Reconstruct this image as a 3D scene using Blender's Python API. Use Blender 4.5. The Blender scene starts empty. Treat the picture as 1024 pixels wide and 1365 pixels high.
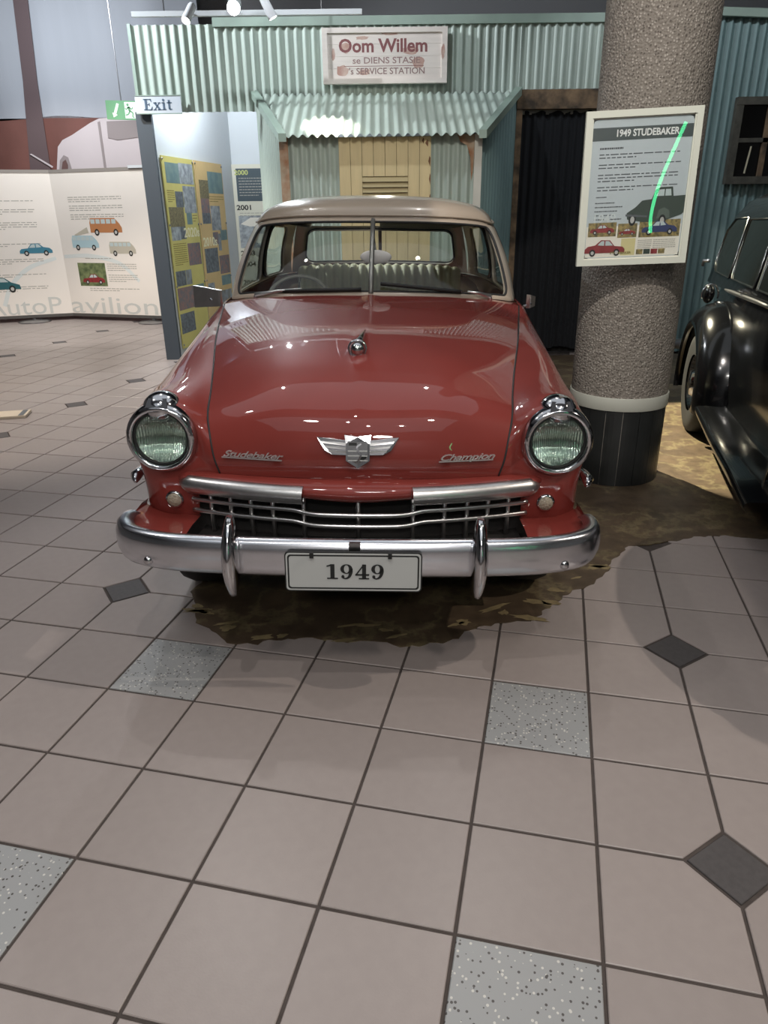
import bpy, math, random
from mathutils import Vector, Matrix

random.seed(7)
scene = bpy.context.scene
COL = scene.collection
PI = math.pi

# ------------------------------------------------------------------ camera
CAM_H = 1.5145
FPX = 948.54
RW = ((0.9999, -0.0049, -0.0116), (-0.0126, -0.3873, -0.9219), (0.0, 0.9220, -0.3873))  # rows: right, down, forward
cam_data = bpy.data.cameras.new('camera')
cam = bpy.data.objects.new('camera', cam_data)
COL.objects.link(cam)
cam_data.sensor_fit = 'VERTICAL'
cam_data.sensor_height = 36.0
cam_data.lens = FPX / 1365.0 * 36.0
cam_data.clip_start = 0.05
_r, _d, _f = Vector(RW[0]), Vector(RW[1]), Vector(RW[2])
cam.matrix_world = Matrix(((_r[0], -_d[0], -_f[0], 0), (_r[1], -_d[1], -_f[1], 0), (_r[2], -_d[2], -_f[2], CAM_H), (0, 0, 0, 1)))
scene.camera = cam

# ------------------------------------------------------------------ world, exposure
world = bpy.data.worlds.new('world')
scene.world = world
world.use_nodes = True
world.node_tree.nodes['Background'].inputs[0].default_value = (0.62, 0.70, 0.80, 1)
world.node_tree.nodes['Background'].inputs[1].default_value = 0.10
scene.view_settings.view_transform = 'Standard'
scene.view_settings.look = 'None'
scene.view_settings.exposure = 0.12
scene.view_settings.gamma = 1.0
scene.view_settings.use_curve_mapping = False

# ------------------------------------------------------------------ ceiling spots and added fill lights
def spot(loc, target, power, angle, color=(1, .93, .84), radius=.06, blend=.35):
    l = bpy.data.lights.new('ceiling_or_fill_spot', 'SPOT')
    l.energy = power; l.spot_size = math.radians(angle); l.spot_blend = blend
    l.shadow_soft_size = radius; l.color = color
    o = bpy.data.objects.new('ceiling_or_fill_spot', l); COL.objects.link(o)
    o.location = loc
    o.rotation_euler = (Vector(target) - Vector(loc)).to_track_quat('-Z', 'Y').to_euler()
    return o
def area(loc, target, power, size, color=(1, .95, .88)):  # added soft fill disks, not fixtures of the hall
    l = bpy.data.lights.new('soft_fill', 'AREA')
    l.energy = power; l.shape = 'DISK'; l.size = size; l.color = color
    o = bpy.data.objects.new('soft_fill', l); COL.objects.link(o)
    o.location = loc
    o.rotation_euler = (Vector(target) - Vector(loc)).to_track_quat('-Z', 'Y').to_euler()
    return o
def panel_light(cx, cy, z, sx, sy, power, color):  # added overhead fill so chrome and paint reflect a bright ceiling
    l = bpy.data.lights.new('overhead_fill', 'AREA'); l.shape = 'RECTANGLE'; l.size = sx; l.size_y = sy; l.energy = power; l.color = color
    o = bpy.data.objects.new('overhead_fill', l); COL.objects.link(o); o.location = (cx, cy, z)
    return o
WARM = (1, .89, .78); NEUT = (1, .96, .92); COOL = (.88, .94, 1)
panel_light(-.4, -1.6, 4.45, 6.0, 3.4, 34, (.88, .94, 1))
panel_light(-.4, 3.3, 4.45, 6.0, 3.0, 32, (.88, .94, 1))
spot((-.4, .7, 4.2), (-.7, 1.6, 0), 72, 54, NEUT, .035, .5)
spot((.6, -1.5, 4.2), (-.7, 1.8, .3), 58, 48, NEUT, .035, .5)
spot((4.1, 1.4, 4.2), (.9, 1.2, 0), 300, 58, WARM, .035, .5)
spot((-1.35, 4.5, 4.3), (.0, 2.6, .6), 60, 70, NEUT, .04)
spot((.7, 4.4, 4.3), (.2, 2.9, .8), 45, 55, NEUT, .04)
area((0, -4.2, 4.3), (0, -4.6, 0), 170, 1.2, NEUT)  # added fill for the hall behind the camera, brightens chrome reflections
spot((.5, 7.0, 4.3), (2.62, 4.75, 0), 4200, 25, (1, .91, .66), .03, .10)
area((-1.2, -.6, 4.3), (-.2, 2.2, .6), 16, .30, NEUT)
area((1.3, -.4, 4.3), (.4, 2.3, .6), 24, .25, WARM)
spot((-2.8, 2.4, 4.3), (-2.0, 2.2, 0), 60, 90, NEUT, .08)
spot((-4.6, 6.5, 4.4), (-3.9, 7.6, 0), 680, 92, WARM, .1)
spot((-3.6, 9.0, 4.4), (-4.6, 11.4, 1.0), 330, 75, NEUT, .1)
area((-4.6, 10.6, 4.5), (-4.6, 12.4, 2.6), 70, .6, COOL)
spot((.2, .9, 4.1), (1.42, 4.1, 1.75), 420, 33, (1, .93, .86), .04, .12)
spot((-3.3, 7.0, 4.2), (-.6, 8.2, 2.6), 430, 110, COOL, .05)
spot((-.6, 6.2, 4.4), (.6, 8.2, 2.4), 120, 100, COOL, .05)
spot((.4, 2.6, 4.2), (.0, 7.35, 1.85), 260, 26, (1, .96, .88), .05)
spot((3.2, 5.6, 4.4), (3.6, 8.2, 1.6), 120, 90, COOL, .06)  # added fill to lighten the teal wall
spot((.05, 7.1, 2.08), (.05, 5.8, 1.15), 26, 70, (1, .95, .8), .05)  # added unseen fill under the awning, lights the rear seat
spot((-1.75, 8.7, 3.1), (-2.1, 9.4, 1.4), 100, 150, COOL, .1)

# ------------------------------------------------------------------ materials
def lin(c):
    c = c / 255.0
    return c / 12.92 if c <= .04045 else ((c + .055) / 1.055) ** 2.4
def S(r, g, b): return (lin(r), lin(g), lin(b), 1)
MATS = {}
def mat(name, col, rough=.5, metal=0.0, noise=0.0, nscale=8.0, bump=0.0, bscale=40.0, coat=0.0, col2=None, spec=.5, emit=None, estr=0, objvar=0.0, stretch=None):
    if name in MATS: return MATS[name]
    m = bpy.data.materials.new(name); m.use_nodes = True
    nt = m.node_tree; b = nt.nodes['Principled BSDF']
    b.inputs['Base Color'].default_value = col
    b.inputs['Roughness'].default_value = rough
    b.inputs['Metallic'].default_value = metal
    b.inputs['Specular IOR Level'].default_value = spec
    if coat:
        b.inputs['Coat Weight'].default_value = coat; b.inputs['Coat Roughness'].default_value = .025
    tc = nt.nodes.new('ShaderNodeTexCoord')
    vec = tc.outputs['Object']
    if stretch:
        mp = nt.nodes.new('ShaderNodeMapping'); mp.inputs['Scale'].default_value = stretch
        nt.links.new(vec, mp.inputs[0]); vec = mp.outputs[0]
    out = None
    if noise or col2:
        n = nt.nodes.new('ShaderNodeTexNoise'); n.inputs['Scale'].default_value = nscale; n.inputs['Detail'].default_value = 6
        nt.links.new(vec, n.inputs['Vector'])
        rp = nt.nodes.new('ShaderNodeValToRGB')
        c2 = col2 or tuple(list(x * (1 - noise) for x in col[:3]) + [1])
        rp.color_ramp.elements[0].position = .35; rp.color_ramp.elements[0].color = c2
        rp.color_ramp.elements[1].position = .65; rp.color_ramp.elements[1].color = col
        nt.links.new(n.outputs['Fac'], rp.inputs[0]); out = rp.outputs[0]
        nt.links.new(out, b.inputs['Base Color'])
    if objvar:
        oi = nt.nodes.new('ShaderNodeObjectInfo')
        mr = nt.nodes.new('ShaderNodeMapRange'); mr.inputs[3].default_value = 1 - objvar; mr.inputs[4].default_value = 1 + objvar
        nt.links.new(oi.outputs['Random'], mr.inputs[0])
        hv = nt.nodes.new('ShaderNodeHueSaturation')
        if out: nt.links.new(out, hv.inputs['Color'])
        else: hv.inputs['Color'].default_value = col
        nt.links.new(mr.outputs[0], hv.inputs['Value'])
        nt.links.new(hv.outputs[0], b.inputs['Base Color'])
    if bump:
        n2 = nt.nodes.new('ShaderNodeTexNoise'); n2.inputs['Scale'].default_value = bscale; n2.inputs['Detail'].default_value = 4
        nt.links.new(vec, n2.inputs['Vector'])
        bp = nt.nodes.new('ShaderNodeBump'); bp.inputs['Strength'].default_value = bump; bp.inputs['Distance'].default_value = .01
        nt.links.new(n2.outputs['Fac'], bp.inputs['Height']); nt.links.new(bp.outputs[0], b.inputs['Normal'])
    if emit:
        b.inputs['Emission Color'].default_value = emit; b.inputs['Emission Strength'].default_value = estr
    MATS[name] = m
    return m

def glass_mat(name, tint, refl_ior=1.45, rough=0.0):
    m = bpy.data.materials.new(name); m.use_nodes = True
    nt = m.node_tree; nt.nodes.remove(nt.nodes['Principled BSDF'])
    o = nt.nodes['Material Output']
    t = nt.nodes.new('ShaderNodeBsdfTransparent'); t.inputs[0].default_value = tint
    g = nt.nodes.new('ShaderNodeBsdfGlossy'); g.inputs['Roughness'].default_value = rough
    lw = nt.nodes.new('ShaderNodeLayerWeight'); lw.inputs['Blend'].default_value = .5
    pw_ = nt.nodes.new('ShaderNodeMath'); pw_.operation = 'POWER'; pw_.inputs[1].default_value = 4.0
    nt.links.new(lw.outputs['Facing'], pw_.inputs[0])
    fr = nt.nodes.new('ShaderNodeMath'); fr.operation = 'MULTIPLY_ADD'; fr.inputs[1].default_value = .85; fr.inputs[2].default_value = (refl_ior - 1) ** 2 / (refl_ior + 1) ** 2 * 1.8
    nt.links.new(pw_.outputs[0], fr.inputs[0])
    mx = nt.nodes.new('ShaderNodeMixShader')
    nt.links.new(fr.outputs[0], mx.inputs[0]); nt.links.new(t.outputs[0], mx.inputs[1]); nt.links.new(g.outputs[0], mx.inputs[2])
    nt.links.new(mx.outputs[0], o.inputs[0])
    return m

def speckle_mat(name, base, dark, light, scale, rough, bump=0.0, lo=.28, hi=.72, objvar=0):
    m = bpy.data.materials.new(name); m.use_nodes = True
    nt = m.node_tree; b = nt.nodes['Principled BSDF']; b.inputs['Roughness'].default_value = rough
    tc = nt.nodes.new('ShaderNodeTexCoord')
    v = nt.nodes.new('ShaderNodeTexVoronoi'); v.inputs['Scale'].default_value = scale
    nt.links.new(tc.outputs['Object'], v.inputs['Vector'])
    rp = nt.nodes.new('ShaderNodeValToRGB'); rp.color_ramp.interpolation = 'CONSTANT'
    e = rp.color_ramp.elements
    e[0].position = 0; e[0].color = dark
    e[1].position = lo; e[1].color = base
    x = e.new(hi); x.color = light
    sp = nt.nodes.new('ShaderNodeSeparateColor'); nt.links.new(v.outputs['Color'], sp.inputs[0])
    nt.links.new(sp.outputs[0], rp.inputs[0])
    # keep only the middle of each cell
    mx = nt.nodes.new('ShaderNodeMix'); mx.data_type = 'RGBA'
    lt = nt.nodes.new('ShaderNodeMath'); lt.operation = 'LESS_THAN'; lt.inputs[1].default_value = .38
    nt.links.new(v.outputs['Distance'], lt.inputs[0])
    nt.links.new(lt.outputs[0], mx.inputs['Factor']); mx.inputs['A'].default_value = base
    nt.links.new(rp.outputs[0], mx.inputs['B'])
    nt.links.new(mx.outputs['Result'], b.inputs['Base Color'])
    if bump:
        bp = nt.nodes.new('ShaderNodeBump'); bp.inputs['Strength'].default_value = bump; bp.inputs['Distance'].default_value = .008
        bp.invert = True
        nt.links.new(v.outputs['Distance'], bp.inputs['Height']); nt.links.new(bp.outputs[0], b.inputs['Normal'])
    MATS[name] = m
    return m

M_RED = mat('red_paint', S(126, 52, 46), .5, 0, .08, 5, coat=1.0, spec=.12)
M_REDLOW = M_RED
M_BEIGE = mat('beige_paint', S(172, 158, 142), .30, 0, .05, 4, coat=.6)
M_BUMPER = mat('bumper_chrome', S(222, 224, 230), .22, 1.0, .12, 9)
M_CHROME = mat('chrome', S(205, 205, 208), .10, 1.0, .12, 14)
M_DULLCHROME = mat('dull_chrome', S(214, 213, 212), .33, 1.0, .12, 18)
M_STEEL = mat('brushed_steel', S(150, 150, 152), .32, 1.0, .1, 20)
M_DARK = mat('dark_void', S(22, 21, 20), .8)
M_RUBBER = mat('rubber', S(30, 30, 30), .7, bump=.2, bscale=80)
M_PAN = mat('pan_grey', S(50, 48, 47), .45, 0, .2, 8)
M_GLASS = glass_mat('window_glass', (.94, .97, .96, 1), 1.42)
M_SIDEGLASS = glass_mat('side_glass', (.84, .90, .88, 1), 1.45)
M_DARKGLASS = glass_mat('dark_glass', (.10, .11, .12, 1), 1.5)
M_PICGLASS = glass_mat('picture_glass', (.97, .98, .98, 1), 1.45)
M_CREAM = mat('cream_leather', S(242, 238, 196), .5, 0, .1, 10)
M_LINER = mat('head_liner', S(120, 116, 106), .9)
M_DASH = mat('dashboard', S(70, 58, 56), .5)
M_SEATDARK = mat('seat_cloth', S(96, 94, 84), .8)
M_BLACKPAINT = mat('black_paint', S(9, 10, 12), .16, coat=.35, spec=.4)
M_PLATE = mat('plate_grey', S(176, 178, 176), .45)
M_INK = mat('black_ink', S(24, 26, 26), .6)
M_WHITE = mat('white_wall', S(214, 220, 224), .7, 0, .04, 2)
M_CONC = None
M_JOINT = mat('grout', S(74, 66, 62), .9, 0, .25, 30)
M_TILE = mat('floor_tile', S(152, 142, 138), .34, 0, .05, 26, bump=.03, bscale=160, objvar=.05)
M_TILEFAR = mat('floor_tile_far', S(152, 142, 138), .34, 0, .06, 3)
M_TILEDARK = mat('dark_inset', S(80, 76, 76), .5, 0, .2, 50)
M_TILESPECK = speckle_mat('terrazzo_tile', S(150, 151, 151), S(78, 74, 72), S(196, 194, 188), 120, .35, lo=.16, hi=.86)
M_PEBBLE = speckle_mat('pebble_dash', S(124, 118, 110), S(92, 86, 80), S(160, 154, 146), 85, .8, bump=.7, lo=.42, hi=.62)
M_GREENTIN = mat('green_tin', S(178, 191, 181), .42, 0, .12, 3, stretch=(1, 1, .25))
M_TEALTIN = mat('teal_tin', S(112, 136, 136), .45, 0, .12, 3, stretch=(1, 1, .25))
M_TRIM = mat('tin_trim', S(150, 168, 156), .5, 0, .15, 4)
M_RUST = mat('rusty_timber', S(132, 108, 82), .85, 0, 0, 7, bump=.4, bscale=30, col2=S(62, 52, 42))
M_RUSTY = mat('rust', S(150, 104, 72), .85, 0, 0, 9, col2=S(176, 160, 138))
M_CREAMDOOR = mat('cream_boards', S(216, 198, 152), .6, 0, .08, 6, stretch=(4, 4, .5))
M_CURTAIN = mat('black_curtain', S(24, 26, 30), .95)
M_CHARCOAL = mat('charcoal_post', S(70, 78, 86), .6)
M_CEIL = mat('dark_ceiling', S(34, 40, 52), .9)
M_RAFT = mat('reflector_raft', S(150, 158, 172), .8)
M_ROOM = mat('far_wall', S(150, 150, 152), .9)

# concrete with stains
def concrete_mat():
    m = bpy.data.materials.new('stained_concrete'); m.use_nodes = True
    nt = m.node_tree; b = nt.nodes['Principled BSDF']; b.inputs['Roughness'].default_value = .42
    tc = nt.nodes.new('ShaderNodeTexCoord')
    n1 = nt.nodes.new('ShaderNodeTexNoise'); n1.inputs['Scale'].default_value = 3.1; n1.inputs['Detail'].default_value = 9; n1.inputs['Roughness'].default_value = .62
    n2 = nt.nodes.new('ShaderNodeTexNoise'); n2.inputs['Scale'].default_value = 14; n2.inputs['Detail'].default_value = 8
    nt.links.new(tc.outputs['Object'], n1.inputs['Vector']); nt.links.new(tc.outputs['Object'], n2.inputs['Vector'])
    r1 = nt.nodes.new('ShaderNodeValToRGB')
    e = r1.color_ramp.elements
    e[0].position = .36; e[0].color = S(80, 67, 54)
    e[1].position = .66; e[1].color = S(98, 82, 64)
    x = e.new(.50); x.color = S(90, 76, 60)
    x = e.new(.545); x.color = S(116, 104, 78)
    x = e.new(.575); x.color = S(92, 78, 62)
    nt.links.new(n1.outputs['Fac'], r1.inputs[0])
    mx = nt.nodes.new('ShaderNodeMix'); mx.data_type = 'RGBA'; mx.blend_type = 'MULTIPLY'; mx.inputs['Factor'].default_value = .7
    r2 = nt.nodes.new('ShaderNodeValToRGB'); r2.color_ramp.elements[0].position = .3; r2.color_ramp.elements[0].color = (.55, .55, .55, 1); r2.color_ramp.elements[1].position = .6
    nt.links.new(n2.outputs['Fac'], r2.inputs[0])
    nt.links.new(r1.outputs[0], mx.inputs['A']); nt.links.new(r2.outputs[0], mx.inputs['B'])
    nt.links.new(mx.outputs['Result'], b.inputs['Base Color'])
    bp = nt.nodes.new('ShaderNodeBump'); bp.inputs['Strength'].default_value = .25; bp.inputs['Distance'].default_value = .006
    nt.links.new(n2.outputs['Fac'], bp.inputs['Height']); nt.links.new(bp.outputs[0], b.inputs['Normal'])
    return m
M_CONC = concrete_mat()

# ------------------------------------------------------------------ helpers
def tag(o, label=None, cat=None, group=None, kind=None):
    if label: o['label'] = label
    if cat: o['category'] = cat
    if group: o['group'] = group
    if kind: o['kind'] = kind
    return o
def empty(name, loc=(0, 0, 0), rot=(0, 0, 0)):
    o = bpy.data.objects.new(name, None); COL.objects.link(o)
    o.location = loc; o.rotation_euler = rot; o.empty_display_size = .1
    return o
def link(name, me, parent=None, loc=None):
    o = bpy.data.objects.new(name, me); COL.objects.link(o)
    if parent: o.parent = parent
    if loc: o.location = loc
    return o

class MB:
    def __init__(s): s.v = []; s.f = []; s.m = []; s.mi = 0
    def quad(s, a, b, c, d):
        i = len(s.v); s.v += [tuple(a), tuple(b), tuple(c), tuple(d)]; s.f.append((i, i + 1, i + 2, i + 3)); return s
    def poly(s, pts):
        i = len(s.v); s.v += [tuple(p) for p in pts]; s.f.append(tuple(range(i, i + len(pts)))); return s
    def box(s, x0, x1, y0, y1, z0, z1):
        i = len(s.v)
        s.v += [(x0, y0, z0), (x1, y0, z0), (x1, y1, z0), (x0, y1, z0), (x0, y0, z1), (x1, y0, z1), (x1, y1, z1), (x0, y1, z1)]
        for f in ((0, 3, 2, 1), (4, 5, 6, 7), (0, 1, 5, 4), (1, 2, 6, 5), (2, 3, 7, 6), (3, 0, 4, 7)):
            s.f.append(tuple(i + k for k in f))
        return s
    def grid(s, rows, closed=False):
        i = len(s.v); n = len(rows[0])
        for r in rows: s.v += [tuple(p) for p in r]
        for r in range(len(rows) - 1):
            for c in range(n if closed else n - 1):
                c2 = (c + 1) % n
                s.f.append((i + r * n + c, i + r * n + c2, i + (r + 1) * n + c2, i + (r + 1) * n + c))
        return s
    def tube(s, path, r, n=8, caps=True):
        path = [Vector(p) for p in path]; rows = []
        prev = None
        for k, p in enumerate(path):
            t = (path[min(k + 1, len(path) - 1)] - path[max(k - 1, 0)]).normalized()
            up = Vector((0, 0, 1)) if abs(t.z) < .9 else Vector((0, 1, 0))
            if prev is not None: up = prev
            a = t.cross(up).normalized(); b = a.cross(t).normalized(); prev = b
            rr = r[k] if isinstance(r, (list, tuple)) else r
            rows.append([p + a * (math.cos(2 * PI * j / n) * rr) + b * (math.sin(2 * PI * j / n) * rr) for j in range(n)])
        s.grid(rows, True)
        if caps: s.poly(rows[0][::-1]); s.poly(rows[-1])
        return s
    def sweep(s, path, sec, normals=None):
        """section (u along outward normal, v along z) swept along a plan path"""
        rows = []
        for k, p in enumerate(path):
            p = Vector(p)
            t = (Vector(path[min(k + 1, len(path) - 1)]) - Vector(path[max(k - 1, 0)])); t.z = 0; t.normalize()
            nn = Vector((t.y, -t.x, 0))
            sc = sec(k / (len(path) - 1)) if callable(sec) else sec
            rows.append([p + nn * u + Vector((0, 0, w)) for u, w in sc])
        s.grid(rows)
        return s
    def lathe(s, prof, c=(0, 0, 0), axis='z', n=28):
        rows = []
        for r, h in prof:
            row = []
            for j in range(n):
                a = 2 * PI * j / n; x, y = r * math.cos(a), r * math.sin(a)
                if axis == 'z': q = (c[0] + x, c[1] + y, c[2] + h)
                elif axis == 'y': q = (c[0] + x, c[1] + h, c[2] + y)
                else: q = (c[0] + h, c[1] + x, c[2] + y)
                row.append(q)
            rows.append(row)
        return s.grid(rows, True)
    def prism(s, pts, d, fr=None):
        """polygon of (u,v) extruded by d; fr maps (u,v,w) to 3D"""
        fr = fr or (lambda u, v, w: (u, -w, v))
        n = len(pts); i = len(s.v)
        s.v += [fr(u, v, 0) for u, v in pts] + [fr(u, v, d) for u, v in pts]
        s.f.append(tuple(range(i + n, i + 2 * n))); s.f.append(tuple(range(i + n - 1, i - 1, -1)))
        for k in range(n):
            k2 = (k + 1) % n; s.f.append((i + k, i + k2, i + n + k2, i + n + k))
        return s
    def sphere(s, c, r, n=14, m=8, sc=(1, 1, 1)):
        rows = []
        for k in range(m + 1):
            t = PI * k / m
            rows.append([(c[0] + sc[0] * r * math.sin(t) * math.cos(2 * PI * j / n), c[1] + sc[1] * r * math.sin(t) * math.sin(2 * PI * j / n), c[2] + sc[2] * r * math.cos(t)) for j in range(n)])
        return s.grid(rows, True)
    def mesh(s, name, mtl, smooth=False, merge=True, auto=None):
        me = bpy.data.meshes.new(name); me.from_pydata(s.v, [], s.f)
        import bmesh
        bm = bmesh.new(); bm.from_mesh(me)
        if merge: bmesh.ops.remove_doubles(bm, verts=bm.verts, dist=.0004)
        bmesh.ops.dissolve_degenerate(bm, dist=.00005, edges=bm.edges)
        bmesh.ops.recalc_face_normals(bm, faces=bm.faces)
        if smooth:
            for f in bm.faces: f.smooth = True
            if auto:
                for e in bm.edges:
                    if len(e.link_faces) == 2 and e.calc_face_angle(0) > math.radians(auto): e.smooth = False
        bm.to_mesh(me); bm.free()
        me.materials.append(mtl)
        return me
    def build(s, name, mtl, parent=None, smooth=False, auto=None, loc=None, merge=True):
        return link(name, s.mesh(name, mtl, smooth, merge, auto), parent, loc)

def cr(pts, n):
    """Catmull-Rom through control tuples, n samples per span"""
    P = [tuple(p) for p in pts]; out = []
    for i in range(len(P) - 1):
        p0 = P[i - 1] if i > 0 else tuple(2 * a - b for a, b in zip(P[0], P[1]))
        p1, p2 = P[i], P[i + 1]
        p3 = P[i + 2] if i + 2 < len(P) else tuple(2 * a - b for a, b in zip(P[-1], P[-2]))
        for k in range(n):
            t = k / n
            out.append(tuple(.5 * (2 * b + (c - a) * t + (2 * a - 5 * b + 4 * c - d) * t * t + (3 * b - a - 3 * c + d) * t ** 3) for a, b, c, d in zip(p0, p1, p2, p3)))
    out.append(P[-1])
    return out

def pix_ray(px, py):
    a, b = (px - 512) / FPX, (py - 682.5) / FPX
    return Vector((RW[0][0] * a + RW[1][0] * b + RW[2][0], RW[0][1] * a + RW[1][1] * b + RW[2][1], RW[0][2] * a + RW[1][2] * b + RW[2][2]))
def at(px, py, Y):
    r = pix_ray(px, py); t = Y / r.y
    return Vector((r.x * t, Y, CAM_H + r.z * t))
def project(p):
    q = (p[0], p[1], p[2] - CAM_H)
    c = [sum(RW[i][k] * q[k] for k in range(3)) for i in range(3)]
    if c[2] <= .05: return None
    return 512 + FPX * c[0] / c[2], 682.5 + FPX * c[1] / c[2]

def text_mesh(body, size, mtl, name, parent, matrix, extrude=.001, offset=0.0, shear=0.0, spacing=1.0, align='CENTER'):
    cu = bpy.data.curves.new('lettering', 'FONT'); cu.body = body; cu.size = size
    cu.extrude = extrude; cu.offset = offset; cu.shear = shear; cu.space_character = spacing
    cu.align_x = align; cu.align_y = 'CENTER'; cu.resolution_u = 3
    tmp = bpy.data.objects.new('tmp', cu); COL.objects.link(tmp)
    dg = bpy.context.evaluated_depsgraph_get()
    me = bpy.data.meshes.new_from_object(tmp.evaluated_get(dg))
    bpy.data.objects.remove(tmp); bpy.data.curves.remove(cu)
    me.name = name; me.materials.clear(); me.materials.append(mtl)
    o = link(name, me, parent)
    o.matrix_local = matrix
    return o
def facing(loc, yaw=0.0, width=None):
    """matrix: text x -> right, text y -> up, facing -y, then yawed about z"""
    return Matrix.Translation(loc) @ Matrix.Rotation(yaw, 4, 'Z') @ Matrix.Rotation(PI / 2, 4, 'X')
def fit_width(o, w):
    xs = [v.co.x for v in o.data.vertices]; cur = max(xs) - min(xs)
    k = w / cur
    for v in o.data.vertices: v.co.x *= k
    return o

# serif glyphs as polygons on a unit em
def ell(cx, cy, rx, ry, n=24): return [(cx + rx * math.cos(2 * PI * k / n), cy + ry * math.sin(2 * PI * k / n)) for k in range(n)]
def rect(x0, y0, x1, y1): return [(x0, y0), (x1, y0), (x1, y1), (x0, y1)]
def stroke(pts, n=5):
    """variable width stroke (x, y, w) -> quads"""
    c = cr(pts, n); L = []; R = []
    for k, (x, y, w) in enumerate(c):
        a = c[max(k - 1, 0)]; b = c[min(k + 1, len(c) - 1)]
        dx, dy = b[0] - a[0], b[1] - a[1]; l = math.hypot(dx, dy) or 1
        nx, ny = -dy / l, dx / l
        L.append((x + nx * w / 2, y + ny * w / 2)); R.append((x - nx * w / 2, y - ny * w / 2))
    return [[L[k], L[k + 1], R[k + 1], R[k]] for k in range(len(c) - 1)]
def ring(cx, cy, rx, ry, wx, wy, n=28):
    o = ell(cx, cy, rx, ry, n); i = ell(cx, cy, rx - wx, ry - wy, n)
    return [[o[k], o[(k + 1) % n], i[(k + 1) % n], i[k]] for k in range(n)]
GLYPH = {
    '1': ([rect(.26, .03, .46, .70), rect(.10, 0, .62, .055), [(.08, .58), (.27, .62), (.27, .70), (.40, .70), (.08, .635)]], .70),
    '9': (ring(.33, .48, .29, .225, .17, .035) + stroke([(.545, .50, .17), (.54, .32, .17), (.46, .12, .12), (.30, .025, .06), (.16, .06, .06)]) + [ell(.16, .115, .075, .075, 14)], .72),
    '4': ([rect(.36, .02, .55, .70), rect(.20, 0, .70, .055), rect(.03, .17, .70, .245)] + stroke([(.44, .69, .06), (.07, .21, .06)], 1), .76),
    'E': ([rect(.12, .02, .29, .68), rect(.03, 0, .60, .055), rect(.03, .645, .58, .70), rect(.25, .33, .44, .375), rect(.41, .26, .45, .45)] + [[(.60, 0), (.66, .22), (.62, .22), (.50, .04)], [(.58, .70), (.62, .50), (.585, .50), (.48, .66)]], .70),
    'x': (stroke([(.12, .46, .14), (.46, .03, .14)], 1) + stroke([(.46, .46, .05), (.10, .03, .05)], 1) + [rect(.02, .43, .26, .48), rect(.34, .43, .54, .48), rect(.0, 0, .22, .05), rect(.30, 0, .58, .05)], .59),
    'i': ([rect(.10, .02, .25, .48), rect(.02, 0, .33, .05), rect(.02, .43, .20, .48), ell(.17, .62, .085, .085, 14)], .37),
    't': ([rect(.12, .06, .26, .62), rect(.02, .42, .38, .48)] + stroke([(.19, .09, .14), (.24, .03, .09), (.38, .05, .05)], 4), .42),
}
def serif_text(body, height, mtl, name, parent, matrix, d=.0012):
    mb = MB(); x = 0; k = height / .70
    tot = sum(GLYPH[c][1] for c in body) * k
    for c in body:
        polys, adv = GLYPH[c]
        for p in polys:
            mb.prism([(x + u * k - tot / 2, v * k - height / 2) for u, v in p], d, lambda u, v, w: (u, v, w))
        x += adv * k
    o = mb.build(name, mtl, parent, merge=False)
    o.matrix_local = matrix
    return o

# ================================================================== THE SETTING
ROOM = (-9.0, 6.6, -6.0, 13.2)
TILE = .3255
AX, AY = (.9736, -.2284), (.2284, .9736)
ANG = -math.atan2(.2284, .9736)
def tw(u, v):
    a, b = (u - 2.3393) * TILE, (v + 3.4563) * TILE
    return (AX[0] * a + AY[0] * b, AX[1] * a + AY[1] * b)

floor = MB().box(ROOM[0], ROOM[1], ROOM[2], ROOM[3], -.06, -.005).build('floor', M_JOINT)
tag(floor, 'pinkish ceramic tiled museum floor with dark joints', kind='structure')

# stained concrete patch beneath and beside the red car
edge = [(-.80, 2.95), (-.861, 2.726), (-.762, 2.477), (-.61, 2.322), (-.483, 2.299), (-.332, 2.357), (-.098, 2.316), (.053, 2.287), (.25, 2.355), (.441, 2.426), (.574, 2.468), (.694, 2.548), (.836, 2.716), (.978, 2.858), (1.202, 3.118), (1.422, 3.189), (1.696, 3.261), (2.1, 3.167), (2.9, 3.1), (3.6, 3.3), (4.2, 4.5), (4.4, 6.5), (4.4, 8.15), (1.3, 8.15), (.9, 7.4), (-.6, 7.4), (-.78, 6.0), (-.72, 4.4)]
def inside(p, poly):
    c = False; n = len(poly)
    for i in range(n):
        (x1, y1), (x2, y2) = poly[i], poly[(i + 1) % n]
        if (y1 > p[1]) != (y2 > p[1]) and p[0] < (x2 - x1) * (p[1] - y1) / (y2 - y1) + x1: c = not c
    return c
rnd = random.Random(3)
ragged = []
for i in range(len(edge)):
    a, b = edge[i], edge[(i + 1) % len(edge)]
    L = math.hypot(b[0] - a[0], b[1] - a[1]); n = max(1, int(L / .022))
    for k in range(n):
        t = k / n; x, y = a[0] + (b[0] - a[0]) * t, a[1] + (b[1] - a[1]) * t
        q = .026 * math.sin(x * 9.1 + y * 5.3) * math.sin(x * 3.7 + 1) + .012 * math.sin(x * 23 + 1.7 + y * 11) * math.sin(x * 7.3 + y * 5) + .006 * math.sin(x * 71 + y * 43) + rnd.uniform(-.004, .004)
        nx, ny = (b[1] - a[1]) / L, -(b[0] - a[0]) / L
        ragged.append((x + nx * q, y + ny * q))
patch = MB().prism(ragged, .0055, lambda u, v, w: (u, v, -.003 + w)).build('floor_patch', M_CONC, merge=False)
tag(patch, 'brown stained worn concrete patch under the red car', kind='structure')

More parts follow.
